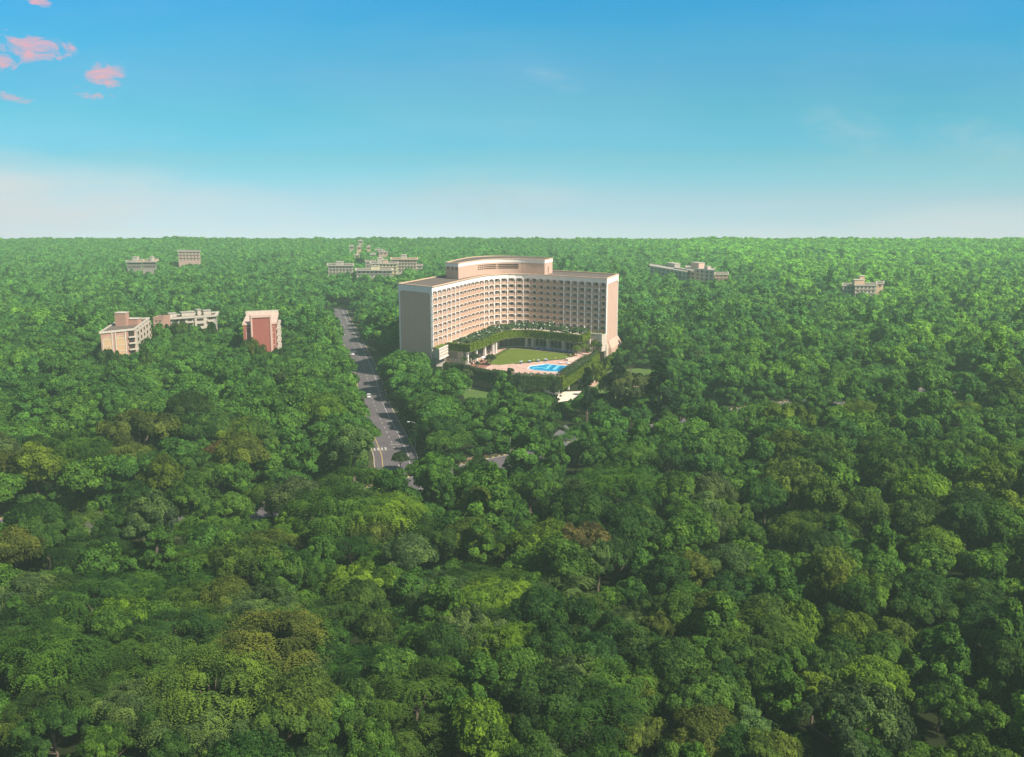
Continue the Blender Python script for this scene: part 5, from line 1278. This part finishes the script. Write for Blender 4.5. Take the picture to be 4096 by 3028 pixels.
# hand placed trees around the hotel
COLM = [crown_mesh('crown', 'column', 70 + k, 11000, 0.27, M['leaf_obj']) for k in range(3)]; COLT = [trunk_mesh('trunk', 'column', 70 + k) for k in range(3)]
def tall(px, py, top_py, wide, label, colr=(0.016, 0.038, 0.016), k=0):
    x, y = U(px, py, 0); ztop = None; lo, hi = 3, 40
    for _ in range(30):
        mid = (lo + hi) / 2
        if PR(x, y, mid)[1] > top_py: lo = mid
        else: hi = mid
    add_tree('tall_dark_tree', x, y, 0, wide / 3.6, k * 1.7, COLM[k % 3], COLT[k % 3], colr, label, 'tall dark trees right of the pool deck', lo / 19.0)
tall(2468, 1645, 1428, 8.0, 'tall ragged dark tree before the garden lawn right of the deck', k=0)
tall(2635, 1740, 1432, 7.4, 'tallest dark tree, broad crowned, right of the garden path', k=1)
tall(2348, 1690, 1468, 4.0, 'narrow dark tree just right of the deck corner columns', k=2)
tall(2070, 1640, 1492, 3.6, 'dark tree rising before the shaded creeper left of the pool', (0.035, 0.065, 0.03), k=1)
tall(2215, 1625, 1508, 3.0, 'dark ragged tree touching the creeper corner below the pool', (0.030, 0.058, 0.026), k=0)
BC = [crown_mesh('crown', 'billow', 500 + k, 6000, 0.30, M['leaf_obj']) for k in range(2)]; BT = [trunk_mesh('trunk', 'billow', 500 + k) for k in range(2)]
RC = crown_mesh('crown', 'round', 520, 6000, 0.30, M['leaf_obj']); RT = trunk_mesh('trunk', 'round', 520)
def deckt(px, py, s_, colr, label, z=9.0, c=RC, tk=RT, sz=None):
    x, y = U(px, py, z); add_tree('small_tree', x, y, z, s_, px, c, tk, colr, label, None, sz)
deckt(1897, 1453, 0.52, (0.032, 0.055, 0.022), 'round dark clipped tree at the front of the dining terrace', sz=0.5)
deckt(1962, 1460, 0.56, (0.030, 0.055, 0.022), 'round dark tree between the dining terrace and the lawn', sz=0.55)
deckt(1911, 1474, 0.22, (0.045, 0.085, 0.025), 'tiny round tree before the dining terrace edge', sz=0.36)
deckt(2307, 1424, 0.50, (0.11, 0.17, 0.022), 'round bright green tree at the right tip of the lawn', sz=0.58)
deckt(2331, 1414, 0.50, (0.10, 0.16, 0.024), 'round green tree behind the bright one near the hall corner', sz=0.62)
deckt(2375, 1412, 0.62, (0.075, 0.125, 0.022), 'loose green tree before the banded right wall', sz=0.75, c=BC[0], tk=BT[0])
deckt(2395, 1408, 0.5, (0.055, 0.10, 0.022), 'small green tree beside the lit right end wall', sz=0.55, c=BC[1], tk=BT[1])
deckt(2352, 1420, 0.35, (0.10, 0.16, 0.022), 'small bushy tree between two larger ones right of the hall', sz=0.4, c=BC[1], tk=BT[1])
deckt(2040, 1500, 0.62, (0.035, 0.065, 0.022), 'wide dark leafy tree hiding the front left tip of the lawn', z=9, c=BC[0], tk=BT[0], sz=0.36)
deckt(2408, 1512, 0.45, (0.035, 0.07, 0.028), 'small tree standing in the square stone seat', z=0, c=RC, sz=0.62)
deckt(2400, 1590, 0.75, (0.13, 0.19, 0.022), 'bright yellow green tree right of the sunlit creeper', z=0, c=BC[1], tk=BT[1], sz=1.35)
deckt(2440, 1600, 0.85, (0.055, 0.10, 0.028), 'green tree filling the gap behind the ragged dark tree', z=0, c=BC[0], tk=BT[0], sz=1.3)
deckt(1955, 1530, 0.60, (0.06, 0.10, 0.028), 'leafy tree against the shaded deck wall below the dining terrace', z=0, c=BC[1], tk=BT[1], sz=0.95)
deckt(1885, 1545, 0.55, (0.08, 0.125, 0.03), 'light green tree beside the twin palms below the deck', z=0, c=BC[0], tk=BT[0], sz=0.8)
def fill(px, dy, top_py, wd, label, colr, c=BC[0], tk=BT[0]):
    x = (px - 2048) / FP * dy * 1.02; lo, hi = 2, 40
    for _ in range(30):
        mid = (lo + hi) / 2
        if PR(x, dy, mid)[1] > top_py: lo = mid
        else: hi = mid
    add_tree('billowing_tree', x, dy, 0, wd / 4.6, px, c, tk, colr, label, 'trees standing close to the buildings', lo / 10.6)
GA, GB, GC_ = (0.032, 0.075, 0.016), (0.050, 0.105, 0.018), (0.10, 0.165, 0.018)
for q in ((1600, 474, 1408, 4.5, 'dark tree at the outer left corner of the hotel', GA), (1632, 468, 1436, 4.2, 'green tree against the left end wall, outermost', GB), (1668, 466, 1441, 4.0, 'dark tree before the middle of the left end wall', GA), (1706, 463, 1445, 4.0, 'green tree before the inner corner of the left end wall', GB),
          (1745, 462, 1459, 4.0, 'dark tree below the turf topped ledge', GA), (1790, 460, 1472, 4.2, 'olive tree below the screen fence', (0.07, 0.10, 0.02)), (1830, 458, 1479, 4.2, 'green tree left of the slim palms', GB),
          (2432, 486, 1408, 4.6, 'bright tree right of the sunlit creeper, behind the ragged dark tree', GC_), (2470, 492, 1396, 4.6, 'green tree hiding the foot of the right end wall', GB), (2520, 500, 1396, 5.5, 'dark tree just beyond the battered right foot of the hotel', GA), (2385, 478, 1436, 3.4, 'light green tree touching the right edge of the deck', GC_)):
    fill(*q[:5], q[5], BC[int(q[0]) % 2], BT[int(q[0]) % 2])
for q in ((985, 486, 1346, 4.6, 'dark tree hiding the lower left corner of the red brick tower', GA), (1022, 487, 1328, 4.8, 'olive tree in front of the red brick tower, its crown highest', (0.07, 0.10, 0.02)), (1052, 484, 1358, 4.4, 'green tree before the middle of the red brick tower', GB), (1082, 484, 1398, 4.2, 'small green tree before the lower right of the red brick tower', GB), (1120, 488, 1376, 4.8, 'dark tree just right of the red brick tower', GA),
          (425, 466, 1382, 4.6, 'dark tree before the left arch of the pink brick block', GA), (458, 464, 1380, 4.4, 'dark green tree between the two arches of the pink brick block', GA), (500, 463, 1426, 4.2, 'tree below the right arch of the pink brick block', GB), (545, 462, 1440, 4.2, 'yellow green tree below the balconies of the pink brick block', GC_), (592, 470, 1372, 4.6, 'green tree at the right end of the pink brick block', GB),
          (632, 545, 1306, 5.0, 'tree hiding the foot of the small square brick block', GB), (700, 560, 1278, 5.0, 'dark tree before the left part of the pale flat roofed building', GA), (742, 558, 1270, 5.0, 'green tree before the middle of the pale flat roofed building', GB), (800, 556, 1318, 5.0, 'tree below the bay of the pale flat roofed building', GB), (862, 560, 1272, 5.0, 'dark tree at the right end of the pale flat roofed building', GA), (2378, 352, 1692, 5.0, 'green tree crowding the right side of the grey driveway', GB), (2188, 352, 1708, 5.0, 'dark tree crowding the left side of the grey driveway', GA), (2290, 338, 1772, 5.0, 'green tree before the near edge of the grey driveway', GB), (715, 268, 2010, 4.6, 'billowing tree hiding the boulevard at the near left', GB), (2345, 338, 1774, 4.6, 'dark tree at the near right corner of the grey driveway', GA), (2405, 344, 1750, 5.0, 'billowing tree right of the driveway hedge', GB), (2222, 338, 1790, 4.6, 'tree at the near left corner of the grey driveway', GB), (722, 556, 1266, 4.6, 'tree before the left windows of the pale flat roofed building', GB), (822, 556, 1296, 4.6, 'dark tree before the right balconies of the pale flat roofed building', GA)):
    fill(*q[:5], q[5], BC[int(q[0]) % 2], BT[int(q[0]) % 2])
# palms
def palm(px, py, z, H, label, wide=1.0, seed=1):
    rs = random.Random(seed); x, y = U(px, py, z); e = empty('palm_tree', (x, y, z), 0, label, 'palm', 'palms before the hotel deck')
    mb = MB(); mb.tube([(0, 0, 0), (0.15, 0.05, H * 0.5), (0.05, 0, H)], [0.24, 0.16, 0.13], 7); mb.build('trunk', 'palebark', e)
    C = []; Nn = []; S = []; Tn = []; UD = []
    for k in range(46):
        a = rs.uniform(0, 6.28); up = rs.uniform(-0.5, 1.25); ln = rs.uniform(1.7, 2.5) * wide
        for q in range(11):
            u = (q + 1) / 11; r_ = ln * u * math.cos(up * 0.6); z_ = H + ln * (math.sin(up) * u - 0.75 * u * u)
            for sd in (-1, 1):
                C.append((r_ * math.cos(a) - sd * 0.16 * math.sin(a), r_ * math.sin(a) + sd * 0.16 * math.cos(a), z_)); Nn.append((math.cos(a) * 0.4 + rs.uniform(-.3, .3), math.sin(a) * 0.4 + rs.uniform(-.3, .3), 1)); S.append(0.26); Tn.append(min(1, max(0, 0.5 + rs.uniform(-.2, .25))))
    V, tt = quads_mesh('', np.array(C), np.array(Nn), np.array(S), np.array(Tn), None)
    c = link('fronds', make_mesh('fronds', V, tt, M['leaf_obj']), e); c.color = (0.075, 0.11, 0.04, 1); return e
palm(1858, 1470, 9, 4.6, 'palm standing before the grey screen fence and corner pier', 1.0, 1)
palm(1866, 1560, 0, 9.6, 'left one of two slim palms rising below the deck wall', 0.95, 2)
palm(1878, 1563, 0, 9.0, 'right one of two slim palms rising below the deck wall', 1.0, 3)
palm(2790, 1530, 0, 15.0, 'lone tall palm above the canopy far right of the hotel', 1.3, 4)
mk = add_tree('broadleaf_tree', *U(1604, 1880, 0), 0, 0.62, 1.0, CRN['broadleaf_tree'][1], TRK['broadleaf_tree'][1], (0.030, 0.055, 0.022), 'small dark tree on the traffic island where the roads meet', None, 0.66)
add_tree('broadleaf_tree', *U(1443, 1085, 0), 0, 1.35, 1.0, RC, RT, (0.025, 0.05, 0.028), 'dark round tree standing beside the far centre cluster of buildings', None, 1.5)
add_tree('upright_tree', *U(1135, 1640, 0), 0, 1.25, 2.0, CRN['upright_tree'][0], TRK['upright_tree'][1], (0.05, 0.09, 0.025), 'upright tree with bare pale trunk left of the road', None, 1.3)
#@@FOREST
# ------------------------------------------------------------------ the rest of the forest, one mass
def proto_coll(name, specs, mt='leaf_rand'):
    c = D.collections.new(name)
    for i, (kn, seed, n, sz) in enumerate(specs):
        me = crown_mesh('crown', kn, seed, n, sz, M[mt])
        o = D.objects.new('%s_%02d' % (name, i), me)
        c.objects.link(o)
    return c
order = ['broadleaf_tree', 'billowing_tree', 'spreading_tree', 'acacia_tree', 'upright_tree']
specs_n = [('round', 4, 11000, 0.26), ('round', 14, 11000, 0.26), ('round', 44, 11000, 0.26), ('billow', 5, 12000, 0.25), ('billow', 15, 12000, 0.25), ('billow', 45, 12000, 0.25), ('spread', 6, 9500, 0.27), ('spread', 46, 9500, 0.27), ('feather', 7, 8000, 0.23), ('upright', 8, 8000, 0.25), ('shrub', 9, 1500, 0.23)]
specs_f = [('round', 24, 3600, 0.44), ('round', 34, 3600, 0.44), ('round', 54, 3600, 0.44), ('billow', 25, 4000, 0.42), ('billow', 35, 4000, 0.42), ('billow', 55, 4000, 0.42), ('spread', 26, 3200, 0.46), ('spread', 27, 3200, 0.46), ('spread', 57, 3200, 0.46), ('upright', 28, 2400, 0.42), ('shrub', 29, 300, 0.5)]
def pick(kd, rr):
    return {'broadleaf_tree': (0, 1, 2), 'billowing_tree': (3, 4, 5), 'spreading_tree': (6, 7, 7), 'acacia_tree': (8, 8, 8), 'upright_tree': (9, 9, 9)}[kd][rr.randrange(3)]
def gn_forest(name, coll, pts, label, cat_='forest'):
    me = D.meshes.new(name); n = len(pts); me.vertices.add(n)
    me.vertices.foreach_set('co', np.array([p[0] for p in pts], dtype=np.float32).ravel())
    for an, ty, vals in (('pick', 'INT', [p[1] for p in pts]), ('size', 'FLOAT', [p[2] for p in pts]), ('turn', 'FLOAT', [p[3] for p in pts]), ('tall', 'FLOAT', [p[4] for p in pts])):
        a = me.attributes.new(an, ty, 'POINT'); a.data.foreach_set('value', np.array(vals, dtype=np.int32 if ty == 'INT' else np.float32))
    o = D.objects.new(name, me); COL.objects.link(o); tag(o, label, cat_, kind='stuff')
    ng = D.node_groups.new(name + '_nodes', 'GeometryNodeTree')
    ng.interface.new_socket('Geometry', in_out='INPUT', socket_type='NodeSocketGeometry'); ng.interface.new_socket('Geometry', in_out='OUTPUT', socket_type='NodeSocketGeometry')
    N = ng.nodes; Lk = ng.links; gi = N.new('NodeGroupInput'); go = N.new('NodeGroupOutput')
    ci = N.new('GeometryNodeCollectionInfo'); ci.inputs[0].default_value = coll; ci.inputs[1].default_value = True; ci.inputs[2].default_value = True
    ip = N.new('GeometryNodeInstanceOnPoints'); ip.inputs['Pick Instance'].default_value = True
    def attr(nm, ty):
        a = N.new('GeometryNodeInputNamedAttribute'); a.data_type = ty; a.inputs[0].default_value = nm; return a.outputs[0]
    cx = N.new('ShaderNodeCombineXYZ'); Lk.new(attr('size', 'FLOAT'), cx.inputs[0]); Lk.new(attr('size', 'FLOAT'), cx.inputs[1]); Lk.new(attr('tall', 'FLOAT'), cx.inputs[2])
    cr2 = N.new('ShaderNodeCombineXYZ'); Lk.new(attr('turn', 'FLOAT'), cr2.inputs[2])
    Lk.new(gi.outputs[0], ip.inputs['Points']); Lk.new(ci.outputs[0], ip.inputs['Instance']); Lk.new(attr('pick', 'INT'), ip.inputs['Instance Index'])
    Lk.new(cx.outputs[0], ip.inputs['Scale'])
    e2r = N.new('FunctionNodeEulerToRotation'); Lk.new(cr2.outputs[0], e2r.inputs[0]); Lk.new(e2r.outputs[0], ip.inputs['Rotation'])
    Lk.new(ip.outputs[0], go.inputs[0])
    md = o.modifiers.new('scatter', 'NODES'); md.node_group = ng; return o
near_pts, far_pts = [], []
for tr in rest_t:
    X_, Y_, q, s_, kd, cn, rz = tr; k = pick(kd, rt); z_ = gz(Y_)
    rec = ((X_, Y_, z_ - 0.3), k, s_, rz, s_ * rt.uniform(0.88, 1.18) * (0.86 if spc > 12 else 1)); (near_pts if q < 560 else far_pts).append(rec)
under = []
for k in range(5200):
    y = 70 + 480 * math.sqrt(rt.random()) if True else 0; x = rt.uniform(-1, 1) * (y * 0.56 + 25)
    if not ok_site(x, y, 2.2, 3, 0.5): continue
    s_ = rt.uniform(0.7, 1.7)
    if hides(x, y, 2.2 * s_, 2.4 * s_): continue
    under.append(((x, y, -0.2), 10, s_, rt.uniform(0, 6.28), s_ * rt.uniform(0.8, 1.3)))
print('trees', len(ind), len(near_pts), len(far_pts), len(under))
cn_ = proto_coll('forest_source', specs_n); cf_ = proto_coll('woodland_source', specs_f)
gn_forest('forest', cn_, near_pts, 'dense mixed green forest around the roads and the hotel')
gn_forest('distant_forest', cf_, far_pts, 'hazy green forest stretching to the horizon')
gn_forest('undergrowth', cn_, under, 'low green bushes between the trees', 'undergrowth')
#@@HAZE
# ------------------------------------------------------------------ air
mb = MB(); mb.prism([(-1900, -350), (1900, -350), (1900, 1800), (-1900, 1800)], -50, 142, 0)
m, t = newmat('haze_air')
pv = t.add('ShaderNodeVolumePrincipled', {'Color': (0.42, 0.59, 0.51, 1), 'Density': 0.00031, 'Anisotropy': 0.0})
o_ = t.add('ShaderNodeOutputMaterial'); t.l.new(pv.outputs[0], o_.inputs['Volume'])
hz = mb.build('haze', m); hz['kind'] = 'stuff'
